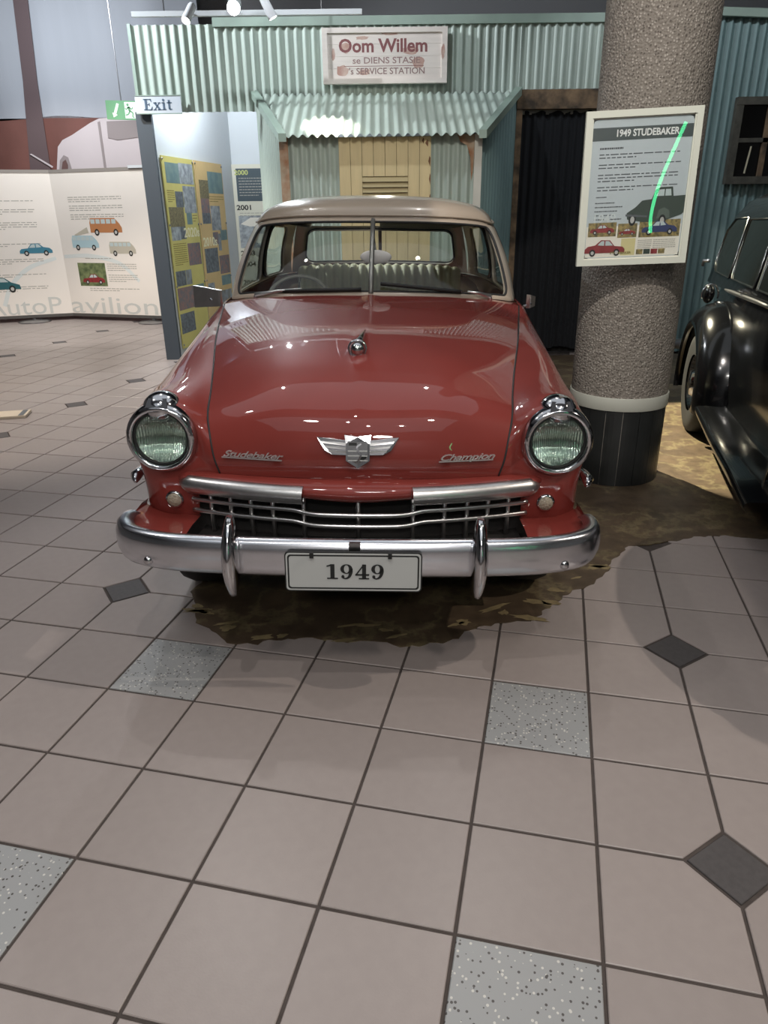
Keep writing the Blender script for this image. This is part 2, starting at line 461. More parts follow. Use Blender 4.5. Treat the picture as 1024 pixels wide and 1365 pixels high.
rf = random.Random(21)
M_FLAKE = mat('paint_flake', S(142, 126, 92), .6, 0, .3, 20)
front = [p for p in ragged if p[1] < 2.95 and -.8 < p[0] < 1.0]
for k in range(26):
    c = front[int(rf.random() * len(front))]; cx, cy = c[0] + rf.uniform(-.03, .03), c[1] + rf.uniform(.01, .13)
    a, b_, th = rf.uniform(.02, .085), rf.uniform(.008, .026), rf.uniform(-.5, .5); n = 15
    pts = []
    for q in range(n):
        r_ = rf.uniform(.55, 1.15); u, v = a * r_ * math.cos(2 * PI * q / n), b_ * r_ * math.sin(2 * PI * q / n)
        pts.append((cx + u * math.cos(th) - v * math.sin(th), cy + u * math.sin(th) + v * math.cos(th)))
    MB().prism(pts, .0005, lambda u, v, w: (u, v, .0025 + w)).build('paint_flake', M_FLAKE, patch, merge=False)

def tile_mesh(cut):
    g = .0044; h = TILE / 2 - g; R = .335 * TILE - g
    cs = [(-1, -1), (1, -1), (1, 1), (-1, 1)]; out = []
    for k, (a, b) in enumerate(cs):
        if k == cut:
            p = (a * (TILE / 2 - R - 2.4 * g), b * h); q = (a * h, b * (TILE / 2 - R - 2.4 * g))
            out += [p, q] if k in (1, 3) else [q, p]
        else: out.append((a * h, b * h))
    mb = MB(); s = (h - .0022) / h; n = len(out)
    low = [(x, y, -.012) for x, y in out]; mid = [(x, y, -.0018) for x, y in out]; top = [(x * s, y * s, 0) for x, y in out]
    mb.grid([low, mid, top], True); mb.poly(top)
    return mb
def diamond_mb():
    r = .335 * TILE - .004; mb = MB()
    o = [(r, 0), (0, r), (-r, 0), (0, -r)]; s = .975
    mb.grid([[(x, y, -.012) for x, y in o], [(x, y, -.0018) for x, y in o], [(x * s, y * s, 0) for x, y in o]], True)
    mb.poly([(x * s, y * s, 0) for x, y in o])
    return mb
def is_dia(u, v): return (u - 4) % 7 == 0 and (v - 1) % 3 == 0
def cut_of(i, j):
    for k, (a, b) in enumerate(((0, 0), (1, 0), (1, 1), (0, 1))):
        if is_dia(i + a, j + b): return k
    return None
SPECK = {(-2, 2), (2, 2), (2, -1), (-2, -1)}
cands = []
for i in range(-34, 22):
    for j in range(-6, 46):
        x, y = tw(i + .5, j + .5)
        if not (ROOM[0] + .2 < x < ROOM[1] - .2 and -1.2 < y < ROOM[3] - .3): continue
        cor = [tw(i + a, j + b) for a, b in ((0, 0), (1, 0), (1, 1), (0, 1), (.5, .5))]
        if all(inside(c, ragged) for c in cor): continue
        if x > -2.2 and y > 8.2: continue
        p = [project((c[0], c[1], 0)) for c in cor[:4]]
        vis = 0.0
        if all(p) and any(-30 < q[0] < 1054 and 0 < q[1] < 1440 for q in p):
            vis = abs(sum(p[k][0] * p[(k + 1) % 4][1] - p[(k + 1) % 4][0] * p[k][1] for k in range(4))) / 2
            # hidden behind the car, the facade or the pillar
            cx, cy = sum(q[0] for q in p) / 4, sum(q[1] for q in p) / 4
            if 250 < cx < 760 and cy < 740: vis *= .01
            if cx > 230 and cy < 470: vis *= .01
        cands.append((vis, i, j, x, y))
cands.sort(reverse=True)
tmeshes = {k: tile_mesh(k).mesh('tile', M_TILE) for k in (None, 0, 1, 2, 3)}
speck_me = tile_mesh(None).mesh('speckled_tile', M_TILESPECK)
rest = MB()
for n, (vis, i, j, x, y) in enumerate(cands):
    k = cut_of(i, j)
    if n < 296 and vis > 0:
        sp = (i, j) in SPECK
        o = link('speckled_tile' if sp else 'tile', speck_me if sp else tmeshes[k], floor)
        if sp: o['label'] = 'speckled grey terrazzo tile'
        o.location = (x, y, random.uniform(-.0006, .0006)); o.rotation_euler = (random.uniform(-.0012, .0012), random.uniform(-.0012, .0012), ANG)
    else:
        t = tile_mesh(k); b = len(rest.v); c, s = math.cos(ANG), math.sin(ANG)
        rest.v += [(x + c * p[0] - s * p[1], y + s * p[0] + c * p[1], p[2]) for p in t.v]
        rest.f += [tuple(b + q for q in f) for f in t.f]
rt = rest.build('distant_tiles', M_TILEFAR, floor, merge=False); rt['kind'] = 'stuff'
dm = diamond_mb().mesh('inset_tile', M_TILEDARK)
for u in range(-31, 22):
    for v in range(-6, 46):
        if not is_dia(u, v): continue
        x, y = tw(u, v)
        if not (ROOM[0] + .3 < x < ROOM[1] - .3 and -1.2 < y < ROOM[3] - .4) or inside((x, y), ragged): continue
        if x > -2.2 and y > 8.1: continue
        p = project((x, y, 0))
        if p is None or not (-60 < p[0] < 1100): continue
        o = link('inset_tile', dm, floor, (x, y, .0005)); o.rotation_euler = (0, 0, ANG)
        o['label'] = 'dark diamond inset tile'

ceiling = MB().box(ROOM[0], ROOM[1], ROOM[2], ROOM[3], 4.7, 4.8).build('ceiling', M_CEIL)
tag(ceiling, 'dark unlit hall ceiling', kind='structure')
tag(MB().box(-6.0, 5.5, -5.6, 5.6, 4.5, 4.56).build('reflector_raft', M_RAFT), 'pale reflector sheet added above the cars', kind='structure')  # unseen pale sheet, added to brighten reflections in the chrome
for nm, b in (('wall_left', (ROOM[0] - .1, ROOM[0], ROOM[2], ROOM[3], 0, 4.7)), ('wall_right', (ROOM[1], ROOM[1] + .1, ROOM[2], ROOM[3], 0, 4.7)),
              ('wall_front', (ROOM[0], ROOM[1], ROOM[2] - .1, ROOM[2], 0, 4.7)), ('wall_far', (ROOM[0], ROOM[1], ROOM[3], ROOM[3] + .1, 0, 4.7))):
    tag(MB().box(*b).build(nm, M_ROOM), 'plain grey hall wall', kind='structure')

# ---- corrugated iron facade
WY = 8.2
def corr(name, TL, TR, BL, BR, mtl, parent, pitch=.085, amp=.016, per=9, rows=2):
    TL, TR, BL, BR = Vector(TL), Vector(TR), Vector(BL), Vector(BR)
    nrm = (TR - TL).cross(BL - TL).normalized()
    if nrm.y > 0: nrm = -nrm
    W = max((TR - TL).length, (BR - BL).length); nw = W / pitch; ns = max(1, round(nw / per))
    for q in range(ns):
        n = max(4, int(round(nw / ns * 8))); rr = []
        for r in range(rows + 1):
            t = r / rows; A = TL.lerp(BL, t); B = TR.lerp(BR, t); row = []
            for k in range(n + 1):
                u = (q + k / n * 1.0) / ns
                row.append(A.lerp(B, u) + nrm * (amp * math.cos(2 * PI * u * nw) + (.002 if q % 2 else 0)))
            rr.append(row)
        MB().grid(rr).build('corrugated_sheet', mtl, parent, smooth=True)

wall_back = MB().box(-2.41, 2.95, WY + .04, WY + .09, 2.66, 3.2).box(2.30, 2.95, WY + .04, WY + .09, 0, 2.7).build('wall_back', M_RUST)
tag(wall_back, 'pale green corrugated iron facade of the old service station', kind='structure')
corr('s', (-2.41, WY, 3.22), (-1.22, WY, 3.22), (-2.41, WY, 2.475), (-1.22, WY, 2.475), M_GREENTIN, wall_back)
corr('s', (-1.22, WY - .003, 3.22), (1.40, WY - .003, 3.20), (-1.22, WY - .003, 2.60), (1.40, WY - .003, 2.61), M_GREENTIN, wall_back)
corr('s', (1.40, WY, 3.20), (2.95, WY, 3.20), (1.40, WY, 2.64), (2.95, WY, 2.64), M_GREENTIN, wall_back)
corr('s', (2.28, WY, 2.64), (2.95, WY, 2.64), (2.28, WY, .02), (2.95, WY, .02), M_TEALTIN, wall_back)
MB().box(-1.6, 2.95, WY - .035, WY + .03, 3.195, 3.27).build('top_trim', M_TRIM, wall_back)
MB().box(-2.43, -2.40, WY - .02, WY + .03, 2.47, 3.23).build('corner_trim', M_TRIM, wall_back)
MB().box(-1.24, -1.205, WY - .02, WY + .02, 2.47, 2.66).build('corner_trim', M_TRIM, wall_back)

side = MB().box(2.95, 6.4, 8.34, 8.40, 0, 3.2).build('wall_side', M_TEALTIN)
tag(side, 'teal corrugated iron wall behind the black car', kind='structure')
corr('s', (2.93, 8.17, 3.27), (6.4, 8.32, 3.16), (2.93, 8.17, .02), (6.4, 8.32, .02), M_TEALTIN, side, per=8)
MB().prism([(2.93, 3.24), (6.4, 3.10), (6.4, 3.17), (2.93, 3.31)], .05, lambda u, v, w: (u, 8.17 - w, v)).build('top_trim', M_TRIM, side)

# booth projecting below the sign
bl, br, BYF = -.885, .915, 7.35
booth = MB().box(bl + .03, br - .03, BYF + .05, BYF + .09, 0, 2.12).build('wall_booth', M_RUST)
tag(booth, 'corrugated iron bay with sloping awning below the sign', kind='structure')
corr('s', (bl, BYF, 2.20), (-.37, BYF, 2.20), (bl, BYF, .02), (-.37, BYF, .02), M_GREENTIN, booth)
corr('s', (.47, BYF, 2.20), (br, BYF, 2.20), (.47, BYF, .02), (br, BYF, .02), M_GREENTIN, booth)
corr('s', (-1.22, WY - .02, 2.58), (bl - .02, BYF, 2.17), (-1.22, WY - .02, .02), (bl - .02, BYF, .02), M_GREENTIN, booth, per=12)
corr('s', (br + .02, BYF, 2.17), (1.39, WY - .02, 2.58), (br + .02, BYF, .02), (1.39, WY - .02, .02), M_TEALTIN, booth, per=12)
def awning_sheet(xa, xb):
    n = int((xb - xa) / .086 * 8); rr = [[], [], [], []]
    for k in range(n + 1):
        x = xa + (xb - xa) * k / n
        tm = 1.0
        if x < -.86: tm = max(.02, (x + 1.215) / .355)
        if x > .92: tm = max(.02, (1.385 - x) / .465)
        for r in range(4):
            t = tm * r / 3; w = .015 * math.cos(2 * PI * x / .086)
            rr[r].append((x, WY - .03 - .97 * t - w * .43, 2.615 - .455 * t + w * .9))
    MB().grid(rr).build('awning_sheet', M_GREENTIN, booth, smooth=True)
for q in range(4): awning_sheet(-1.21 + q * .6475, -1.21 + (q + 1) * .6475 + .02 * (q < 3))
for a, b in (((-1.235, WY - .04, 2.63), (-.87, 7.19, 2.165)), ((1.40, WY - .04, 2.64), (.93, 7.19, 2.175))):
    d = Vector(b) - Vector(a); mb = MB(); p = Vector(a); q = Vector(b); sx = .035
    mb.quad(p + Vector((-sx, 0, .018)), p + Vector((sx, 0, .018)), q + Vector((sx, 0, .018)), q + Vector((-sx, 0, .018)))
    mb.quad(p + Vector((-sx, 0, .018)), p + Vector((-sx, 0, -.05)), q + Vector((-sx, 0, -.05)), q + Vector((-sx, 0, .018)))
    mb.quad(p + Vector((sx, 0, .018)), p + Vector((sx, 0, -.05)), q + Vector((sx, 0, -.05)), q + Vector((sx, 0, .018)))
    mb.quad(q + Vector((-sx, 0, .018)), q + Vector((sx, 0, .018)), q + Vector((sx, 0, -.05)), q + Vector((-sx, 0, -.05)))
    mb.build('hip_trim', M_TRIM, booth)
MB().box(bl - .035, bl + .045, BYF - .035, BYF - .02, 0, 2.17).build('corner_post', M_RUSTY, booth)
MB().box(br - .04, br + .03, BYF - .035, BYF - .02, 0, 2.17).build('corner_post', mat('white_trim', S(206, 204, 194), .6, 0, .1, 5), booth)
MB().prism([(br - .20, 2.17), (br - .04, 2.17), (br - .045, 1.90), (br - .06, 1.78), (br - .075, 1.98), (br - .11, 2.08), (br - .17, 2.11)], .003, lambda u, v, w: (u, BYF - .018 - w, v)).build('rust_streak', M_RUSTY, booth)

# cream plank door in the booth
door = MB().box(-.375, .475, BYF - .02, BYF + .02, .02, 2.16).build('door_1', mat('door_backing', S(120, 104, 72), .8))
tag(door, 'cream painted plank door in the booth', kind='structure')
for k in range(8):
    x0 = -.375 + k * .1063
    if 2 <= k <= 5:
        MB().box(x0 + .002, x0 + .1043, BYF - .042, BYF - .021, 1.83, 2.155).build('plank', M_CREAMDOOR, door)
        MB().box(x0 + .002, x0 + .1043, BYF - .042, BYF - .021, .03, 1.64).build('plank', M_CREAMDOOR, door)
    else:
        MB().box(x0 + .002, x0 + .1043, BYF - .042, BYF - .021, .03, 2.155).build('plank', M_CREAMDOOR, door)
for k in range(4):
    z = 1.645 + k * .046
    MB().prism([(-.162, 0), (.262, 0), (.262, .042), (-.162, .042)], .006, lambda u, v, w, z=z: (u, BYF - .048 + v * .5 - w, z + v)).build('vent_slat', mat('vent_slat', S(176, 160, 118), .6), door)
pl = MB()
for (x, z, w, h) in ((.435, 2.10, .03, .06), (.46, 1.95, .02, .09), (.465, 1.80, .014, .10), (.40, 2.12, .02, .05), (.468, 1.65, .012, .05)):
    pl.prism([(x - w / 2, z), (x + w / 3, z - h / 2), (x + w / 2, z + h / 3), (x, z + h / 2)], .0015, lambda u, v, w: (u, BYF - .0425 - w, v))
pl.build('peeled_paint', mat('bare_timber', S(120, 84, 60), .8), door)

# dark curtained doorway right of the booth
dw = MB().box(1.44, 2.28, WY + .10, WY + .14, .02, 2.5).build('door_2', M_DARK)
tag(dw, 'dark doorway hung with a black curtain in rusted timber frame', kind='structure')
MB().box(1.385, 2.29, WY - .06, WY + .03, 2.46, 2.63).build('lintel', M_RUST, dw)
MB().box(1.385, 1.445, WY - .05, WY + .03, 0, 2.47).build('jamb', M_RUST, dw)
MB().box(2.25, 2.31, WY - .05, WY + .03, 0, 2.47).build('jamb', M_RUST, dw)
rows = []
for r in range(9):
    t = r / 8; row = []
    for k in range(121):
        u = k / 120; x = 1.45 + .80 * u
        row.append((x, WY + .02 + .013 * math.sin(u * 62 + .7 * math.sin(u * 9)) * (1 + .5 * t) + .006 * math.sin(u * 23), 2.44 - 2.37 * t + .012 * math.sin(u * 31) * (t < .01) + .02 * math.sin(u * 11) * (t > .99)))
    rows.append(row)
MB().grid(rows).build('curtain', M_CURTAIN, dw, smooth=True)
MB().box(1.45, 2.25, WY + .03, WY + .045, 2.42, 2.465).build('curtain_rail', mat('pale_rail', S(140, 140, 136), .6), dw)

# small weathered window on the right wall
win = MB().box(3.62, 4.26, 8.17, 8.18, 1.80, 2.50).build('window_1', M_DARK)
tag(win, 'small weathered four pane window in the teal wall', kind='structure')
M_WTIM = mat('weathered_frame', S(78, 76, 68), .85, 0, .4, 14)
for b in ((3.58, 4.30, 2.47, 2.54), (3.58, 4.30, 1.75, 1.82)): MB().box(b[0], b[1], 8.10, 8.17, b[2], b[3]).build('frame_rail', M_WTIM, win)
for b in ((3.58, 3.65), (4.23, 4.30)): MB().box(b[0], b[1], 8.105, 8.168, 1.82, 2.47).build('frame_stile', M_WTIM, win)
MB().box(3.65, 4.23, 8.12, 8.16, 2.135, 2.175).build('glazing_bar', M_WTIM, win)
MB().box(3.905, 3.955, 8.12, 8.165, 1.82, 2.47).build('glazing_bar', M_RUST, win)
MB().box(4.21, 4.25, 8.095, 8.12, 1.70, 2.40).build('rust_streak', M_RUST, win)
for x0, x1 in ((3.65, 3.905), (3.955, 4.23)):
    for z0, z1 in ((1.82, 2.135), (2.175, 2.47)):
        MB().box(x0, x1, 8.145, 8.149, z0, z1).build('pane', M_DARKGLASS, win)
MB().prism([(3.765, 1.85), (3.782, 1.85), (3.81, 2.10), (3.793, 2.10)], .003, lambda u, v, w: (u, 8.138 - w, v)).build('torn_edge', mat('pale_rag', S(190, 184, 160), .8), win)

# corridor left of the booth: charcoal jamb, poster wall and end wall
post = MB().box(-2.455, -2.30, WY - .03, WY + .03, 0, 2.48).build('trim_1', M_CHARCOAL)
tag(post, 'charcoal door jamb left of the poster wall', kind='structure')
A, B = Vector((-2.315, 8.24, 0)), Vector((-1.93, 10.32, 0))
cd = (B - A).normalized(); cn = Vector((cd.y, -cd.x, 0))
def cpt(t, off, z): p = A + cd * t + cn * off; return (p.x, p.y, z)
wl = MB()
L = (B - A).length
wl.v += [cpt(0, 0, 0), cpt(L, 0, 0), cpt(L, -.1, 0), cpt(0, -.1, 0), cpt(0, 0, 3.2), cpt(L, 0, 3.2), cpt(L, -.1, 3.2), cpt(0, -.1, 3.2)]
wl.f += [(0, 1, 5, 4), (1, 2, 6, 5), (2, 3, 7, 6), (3, 0, 4, 7), (4, 5, 6, 7), (0, 3, 2, 1)]
tag(wl.build('wall_corridor', M_WHITE), 'white corridor wall carrying the timeline posters', kind='structure')
tag(MB().box(-2.2, 1.2, 10.33, 10.43, 0, 3.2).build('wall_end', M_WHITE), 'white end wall of the corridor', kind='structure')
tag(MB().box(-2.35, 1.2, 8.35, 10.4, 3.21, 3.25).build('ceiling_corridor', M_WHITE), 'white corridor ceiling', kind='structure')
tag(MB().box(-2.3, 1.2, 8.26, 10.33, -.004, .0).build('floor_corridor', mat('corridor_floor', S(150, 146, 140), .5)), 'grey corridor floor', kind='structure')

# ================================================================== RED CAR
TH, EP = math.radians(1.05), math.radians(.95)
car = empty('sedan_car', (-.103, 2.03, 0), (0, EP, -TH))
tag(car, 'red 1940s sedan with beige roof and chrome bumper parked on concrete patch', 'car')

HL = (.686, .345, .792)     # headlight centre
hood_c = [(.272, .672), (.262, .74), (.278, .82), (.335, .905), (.47, .975), (.66, 1.028), (1.0, 1.075), (1.35, 1.108), (1.67, 1.134)]
hood_s = [(.487, .318, .672), (.503, .318, .73), (.517, .345, .80), (.535, .41, .86), (.556, .56, .905), (.59, .76, .95), (.650, 1.08, 1.005), (.705, 1.42, 1.045), (.765, 1.80, 1.075)]
N = 6
hc, hs = cr(hood_c, N), cr(hood_s, N)
rows = []
for i, (c, s_) in enumerate(zip(hc, hs)):
    fr = i / (len(hc) - 1); row = []
    for k in range(-16, 17):
        t = k / 16; a = abs(t)
        p = 2.0 + 1.0 * min(1, fr * 1.6)
        x = s_[0] * t
        bulge = .018 * math.exp(-((a - .55) / .22) ** 2) * math.sin(PI * min(1, fr * 1.2)) ** 2 * (1 if fr > .3 else fr / .3)
        y = c[0] + (s_[1] - c[0]) * a ** 2.2
        z = c[1] + (s_[2] - c[1]) * a ** p + bulge * .55
        crest = .006 * math.exp(-(x / .022) ** 2)
        if fr > .35: z += crest
        else: y -= crest
        row.append((x, y, z))
    rows.append(row)
hood = MB().grid(rows).build('hood', M_RED, car, smooth=True)
for sx in (-1, 1):
    MB().tube([(sx * (p[0] + .001), p[1] + .001, p[2] + .0005) for p in hs], .0038, 6).build('hood_seam', M_INK, hood, smooth=True)
lip = MB().grid([rows[0], [(x * .995, y + .03, z - .004) for x, y, z in rows[0]]]).build('hood_lip', M_DARK, hood)

# cowl between hood and windscreen
bot = [(0, 1.705, 1.128), (.40, 1.745, 1.119), (.655, 1.875, 1.099), (.775, 2.03, 1.076), (.80, 2.8, 1.075), (.77, 3.7, 1.07), (.62, 4.25, 1.06), (0, 4.45, 1.06)]
top = [(0, 2.165, 1.497), (.36, 2.195, 1.493), (.585, 2.31, 1.478), (.685, 2.46, 1.455), (.715, 2.9, 1.47), (.68, 3.55, 1.45), (.55, 3.98, 1.42), (0, 4.10, 1.42)]
def loop_fn(pts):
    ext = [(-p[0], p[1], p[2]) for p in pts[1:][::-1]] + pts + [(-p[0], p[1], p[2]) for p in pts[:-1][::-1]]
    off = len(pts) - 1
    def f(a):
        i = int(math.floor(a)) + off; t = a - math.floor(a)
        i = max(1, min(len(ext) - 3, i))
        q = [ext[i - 1], ext[i], ext[i + 1], ext[i + 2]]
        return Vector([.5 * (2 * b + (c - a_) * t + (2 * a_ - 5 * b + 4 * c - d) * t * t + (3 * b - a_ - 3 * c + d) * t ** 3) for a_, b, c, d in zip(*q)])
    return f
fb, ft = loop_fn(bot), loop_fn(top)
def G(a, v, out=0.0):
    p = fb(a).lerp(ft(a), v)
    bow = .022 * math.sin(PI * v)
    n = (fb(a + .02) - fb(a - .02)); n = Vector((n.y, -n.x, 0)).normalized()
    return p + n * (bow + out)
rows = [[Vector(p) for p in rows[-1]], []]
for k in range(-16, 17): rows[1].append(fb(k / 16 * 3.0) + Vector((0, .01, -.004)))
MB().grid([rows[0], [a.lerp(b, .5) + Vector((0, 0, .002)) for a, b in zip(*rows)], rows[1]]).build('cowl', M_RED, car, smooth=True)

# fenders and body sides
ringA = [(.535, .41, .86), (.60, .435, .912), (.70, .445, .935), (.775, .465, .89), (.812, .485, .78), (.816, .49, .64), (.805, .47, .475)]
stations = [
    ringA,
    [(.556, .56, .905), (.62, .565, .93), (.70, .57, .938), (.785, .575, .895), (.828, .58, .79), (.834, .585, .65), (.818, .58, .45)],
    [(.59, .76, .95), (.65, .76, .957), (.72, .76, .95), (.79, .76, .905), (.828, .76, .80), (.834, .76, .65), (.82, .76, .42)],
    [(.650, 1.08, 1.005), (.70, 1.08, 1.004), (.75, 1.08, .99), (.80, 1.08, .94), (.83, 1.08, .83), (.838, 1.08, .66), (.825, 1.08, .38)],
    [(.705, 1.42, 1.045), (.74, 1.42, 1.043), (.78, 1.42, 1.02), (.815, 1.42, .96), (.838, 1.42, .84), (.846, 1.42, .66), (.83, 1.42, .30)],
    [(.765, 1.80, 1.075), (.785, 1.80, 1.07), (.805, 1.80, 1.045), (.83, 1.80, .97), (.848, 1.80, .85), (.855, 1.80, .66), (.835, 1.80, .27)]]
body_st = [
    stations[-1],
    [(.778, 2.04, 1.083), (.795, 2.04, 1.076), (.815, 2.04, 1.05), (.84, 2.04, .97), (.856, 2.04, .85), (.862, 2.04, .66), (.84, 2.04, .27)],
    [(.80, 2.8, 1.076), (.815, 2.8, 1.07), (.835, 2.8, 1.04), (.856, 2.8, .96), (.870, 2.8, .84), (.872, 2.8, .64), (.845, 2.8, .27)],
    [(.77, 3.7, 1.07), (.79, 3.7, 1.06), (.82, 3.7, 1.02), (.85, 3.7, .94), (.872, 3.7, .82), (.875, 3.7, .62), (.85, 3.7, .30)],
    [(.60, 4.26, 1.055), (.68, 4.26, 1.03), (.76, 4.26, .98), (.82, 4.26, .90), (.85, 4.26, .78), (.855, 4.26, .60), (.83, 4.26, .38)],
    [(.40, 4.62, .96), (.52, 4.62, .93), (.64, 4.62, .88), (.73, 4.62, .80), (.78, 4.62, .70), (.78, 4.62, .56), (.76, 4.62, .40)],
    [(.30, 4.80, .72), (.40, 4.80, .71), (.50, 4.80, .69), (.58, 4.80, .66), (.62, 4.80, .60), (.62, 4.80, .52), (.60, 4.80, .44)]]
AXLE = (.87, 3.72)
def arch(p):
    x, y, z = p
    for ay in AXLE:
        d = y - ay; R = .365
        if abs(d) < R: z = max(z, .30 + math.sqrt(R * R - d * d))
    return (x, y, z)
def loft(st, n_along, n_around, sx=1, do_arch=True):
    cols = [cr(s, n_around) for s in st]
    rows = []
    for c in range(len(cols[0])):
        rows.append(cr([col[c] for col in cols], n_along))
    grid = list(zip(*rows))
    if do_arch: grid = [[arch(p) for p in r] for r in grid]
    return [[(sx * p[0], p[1], p[2]) for p in r] for r in grid]
def fender(sx):
    mb = MB()
    g = loft(stations, 10, 5)
    g = [[(sx * p[0], p[1], p[2]) for p in r] for r in g]
    mb.grid(g)
    # front mask: from corner loop to the headlight ring
    upper = cr(ringA, 5)
    low = cr([(.805, .47, .475), (.72, .40, .465), (.60, .365, .475), (.580, .355, .56), (.565, .345, .645), (.487, .320, .672)], 5)
    seam = cr(hood_s[:4], 5)
    loopA = upper + low[1:] + seam[1:-1]
    inner = []
    for p in loopA:
        a = math.atan2(p[2] - HL[2], p[0] - HL[0])
        inner.append((HL[0] + .116 * math.cos(a), HL[1] + .012, HL[2] + .116 * math.sin(a)))
    rr = []
    for k in range(6):
        t = k / 5; b = math.sin(PI * t) * .012
        rr.append([(sx * (p[0] + (q[0] - p[0]) * t), p[1] + (q[1] - p[1]) * (1 - (1 - t) ** 1.7) - b, p[2] + (q[2] - p[2]) * t) for p, q in zip(loopA, inner)])
    mb.grid(rr, True)
    f = mb.build('front_fender', M_RED, car, smooth=True, auto=60)
    # headlight
    hl = MB().lathe([(.126, .05), (.125, .012), (.121, -.012), (.113, -.026), (.101, -.028), (.096, -.016), (.095, -.004)], (sx * HL[0], HL[1], HL[2]), 'y', 40).build('headlight_rim', M_CHROME, car, smooth=True)
    MB().lathe([(.0955, -.012), (.091, -.017), (.088, -.010)], (sx * HL[0], HL[1], HL[2]), 'y', 40).build('lens_gasket', M_INK, hl, smooth=True)
    prof = [(.0895 * math.sin(t * PI / 2 / 8), -.038 + .030 * (1 - math.cos(t * PI / 2 / 8))) for t in range(9)]
    MB().lathe(prof, (sx * HL[0], HL[1], HL[2]), 'y', 40).build('lens', M_LENS, hl, smooth=True)
    prof = [(.089 * math.sqrt(t / 8), .045 - .05 * t / 8) for t in range(9)]
    MB().lathe(prof, (sx * HL[0], HL[1], HL[2]), 'y', 32).build('reflector', M_REFLECTOR, hl, smooth=True)
    # bezel cap over the headlight
    MB().sphere((sx * HL[0], HL[1] + .045, HL[2] + .098), 1.0, 24, 14, (.066, .072, .056)).build('bezel_cap', M_CHROME, hl, smooth=True)
    MB().prism([(-.038, 0), (.038, 0), (.031, .026), (-.031, .026)], .004, lambda u, v, w: (sx * HL[0] + u, HL[1] - .022 - w + v * .95, HL[2] + .112 + v)).build('cap_badge', M_CAPB, hl)
    # parking lamp
    pk = MB().lathe([(.034, .03), (.034, .0), (.030, -.010), (.026, -.011)], (sx * .668, .352, .560), 'y', 24).build('parking_lamp', M_CHROME, car, smooth=True)
    MB().lathe([(.0265, -.009), (.018, -.016), (.0, -.019)], (sx * .668, .352, .560), 'y', 24).build('lens', M_PARK, pk, smooth=True)
    # chrome side spear
    MB().tube([(sx * .832, .43, .597), (sx * .850, .49, .597), (sx * .852, .56, .596), (sx * .845, .64, .594)], [.008, .022, .020, .006], 10).build('side_spear', M_CHROME, car, smooth=True)
    # body side
    g = loft(body_st, 8, 4, sx)
    MB().grid(g).build('body_side', M_RED, car, smooth=True)
    return g
# lens materials
def lens_mat():
    m = bpy.data.materials.new('ribbed_lens'); m.use_nodes = True
    nt = m.node_tree; b = nt.nodes['Principled BSDF']
    b.inputs['Base Color'].default_value = (.88, .95, .91, 1); b.inputs['Roughness'].default_value = .05
    b.inputs['Transmission Weight'].default_value = .92; b.inputs['IOR'].default_value = 1.18; b.inputs['Coat Weight'].default_value = 1.0; b.inputs['Coat Roughness'].default_value = .04
    tc = nt.nodes.new('ShaderNodeTexCoord')
    wv = nt.nodes.new('ShaderNodeTexWave'); wv.wave_type = 'BANDS'; wv.bands_direction = 'X'; wv.inputs['Scale'].default_value = 34; wv.inputs['Distortion'].default_value = .6
    nt.links.new(tc.outputs['Object'], wv.inputs['Vector'])
    bp = nt.nodes.new('ShaderNodeBump'); bp.inputs['Strength'].default_value = .8; bp.inputs['Distance'].default_value = .006
    nt.links.new(wv.outputs['Fac'], bp.inputs['Height']); nt.links.new(bp.outputs[0], b.inputs['Normal'])
    return m
M_CAPB = mat('cap_badge', S(96, 98, 102), .3, 1.0)
M_LENS = glass_mat('ribbed_lens', (.86, .95, .90, 1), 1.6, .06)
def add_ribs(m, kind='BSDF_GLOSSY', st=.7):
    nt = m.node_tree; tc = nt.nodes.new('ShaderNodeTexCoord')
    wv = nt.nodes.new('ShaderNodeTexWave'); wv.wave_type = 'BANDS'; wv.bands_direction = 'X'; wv.inputs['Scale'].default_value = 40; wv.inputs['Distortion'].default_value = 1.2
    nt.links.new(tc.outputs['Object'], wv.inputs['Vector'])
    bp = nt.nodes.new('ShaderNodeBump'); bp.inputs['Strength'].default_value = st; bp.inputs['Distance'].default_value = .004
    nt.links.new(wv.outputs['Fac'], bp.inputs['Height'])
    for n in nt.nodes:
        if n.type == kind: nt.links.new(bp.outputs[0], n.inputs['Normal'])
add_ribs(M_LENS)
M_REFLECTOR = mat('reflector', S(236, 244, 238), .14, 1.0, .10, 30)
add_ribs(M_REFLECTOR, 'BSDF_PRINCIPLED', .9)
M_PARK = mat('frosted_lens', S(164, 154, 136), .25, 0, .25, 90, bump=.6, bscale=160)
gl = fender(-1); gr = fender(1)

# rear deck closing the tail between both sides
rows = []
for a, b in zip(gl, gr):
    if a[0][1] < 4.10: continue
    p, q = Vector(a[0]), Vector(b[0])
    rows.append([p.lerp(q, k / 10) + Vector((0, .06 * math.sin(PI * k / 10), .035 * math.sin(PI * k / 10))) for k in range(11)])
rows.append([Vector((p.x, p.y - .01, .42)) for p in rows[-1]])
MB().grid(rows).build('trunk_lid', M_RED, car, smooth=True)
MB().box(-.70, .70, .50, 4.7, .24, .28).build('underbody', M_DARK, car)

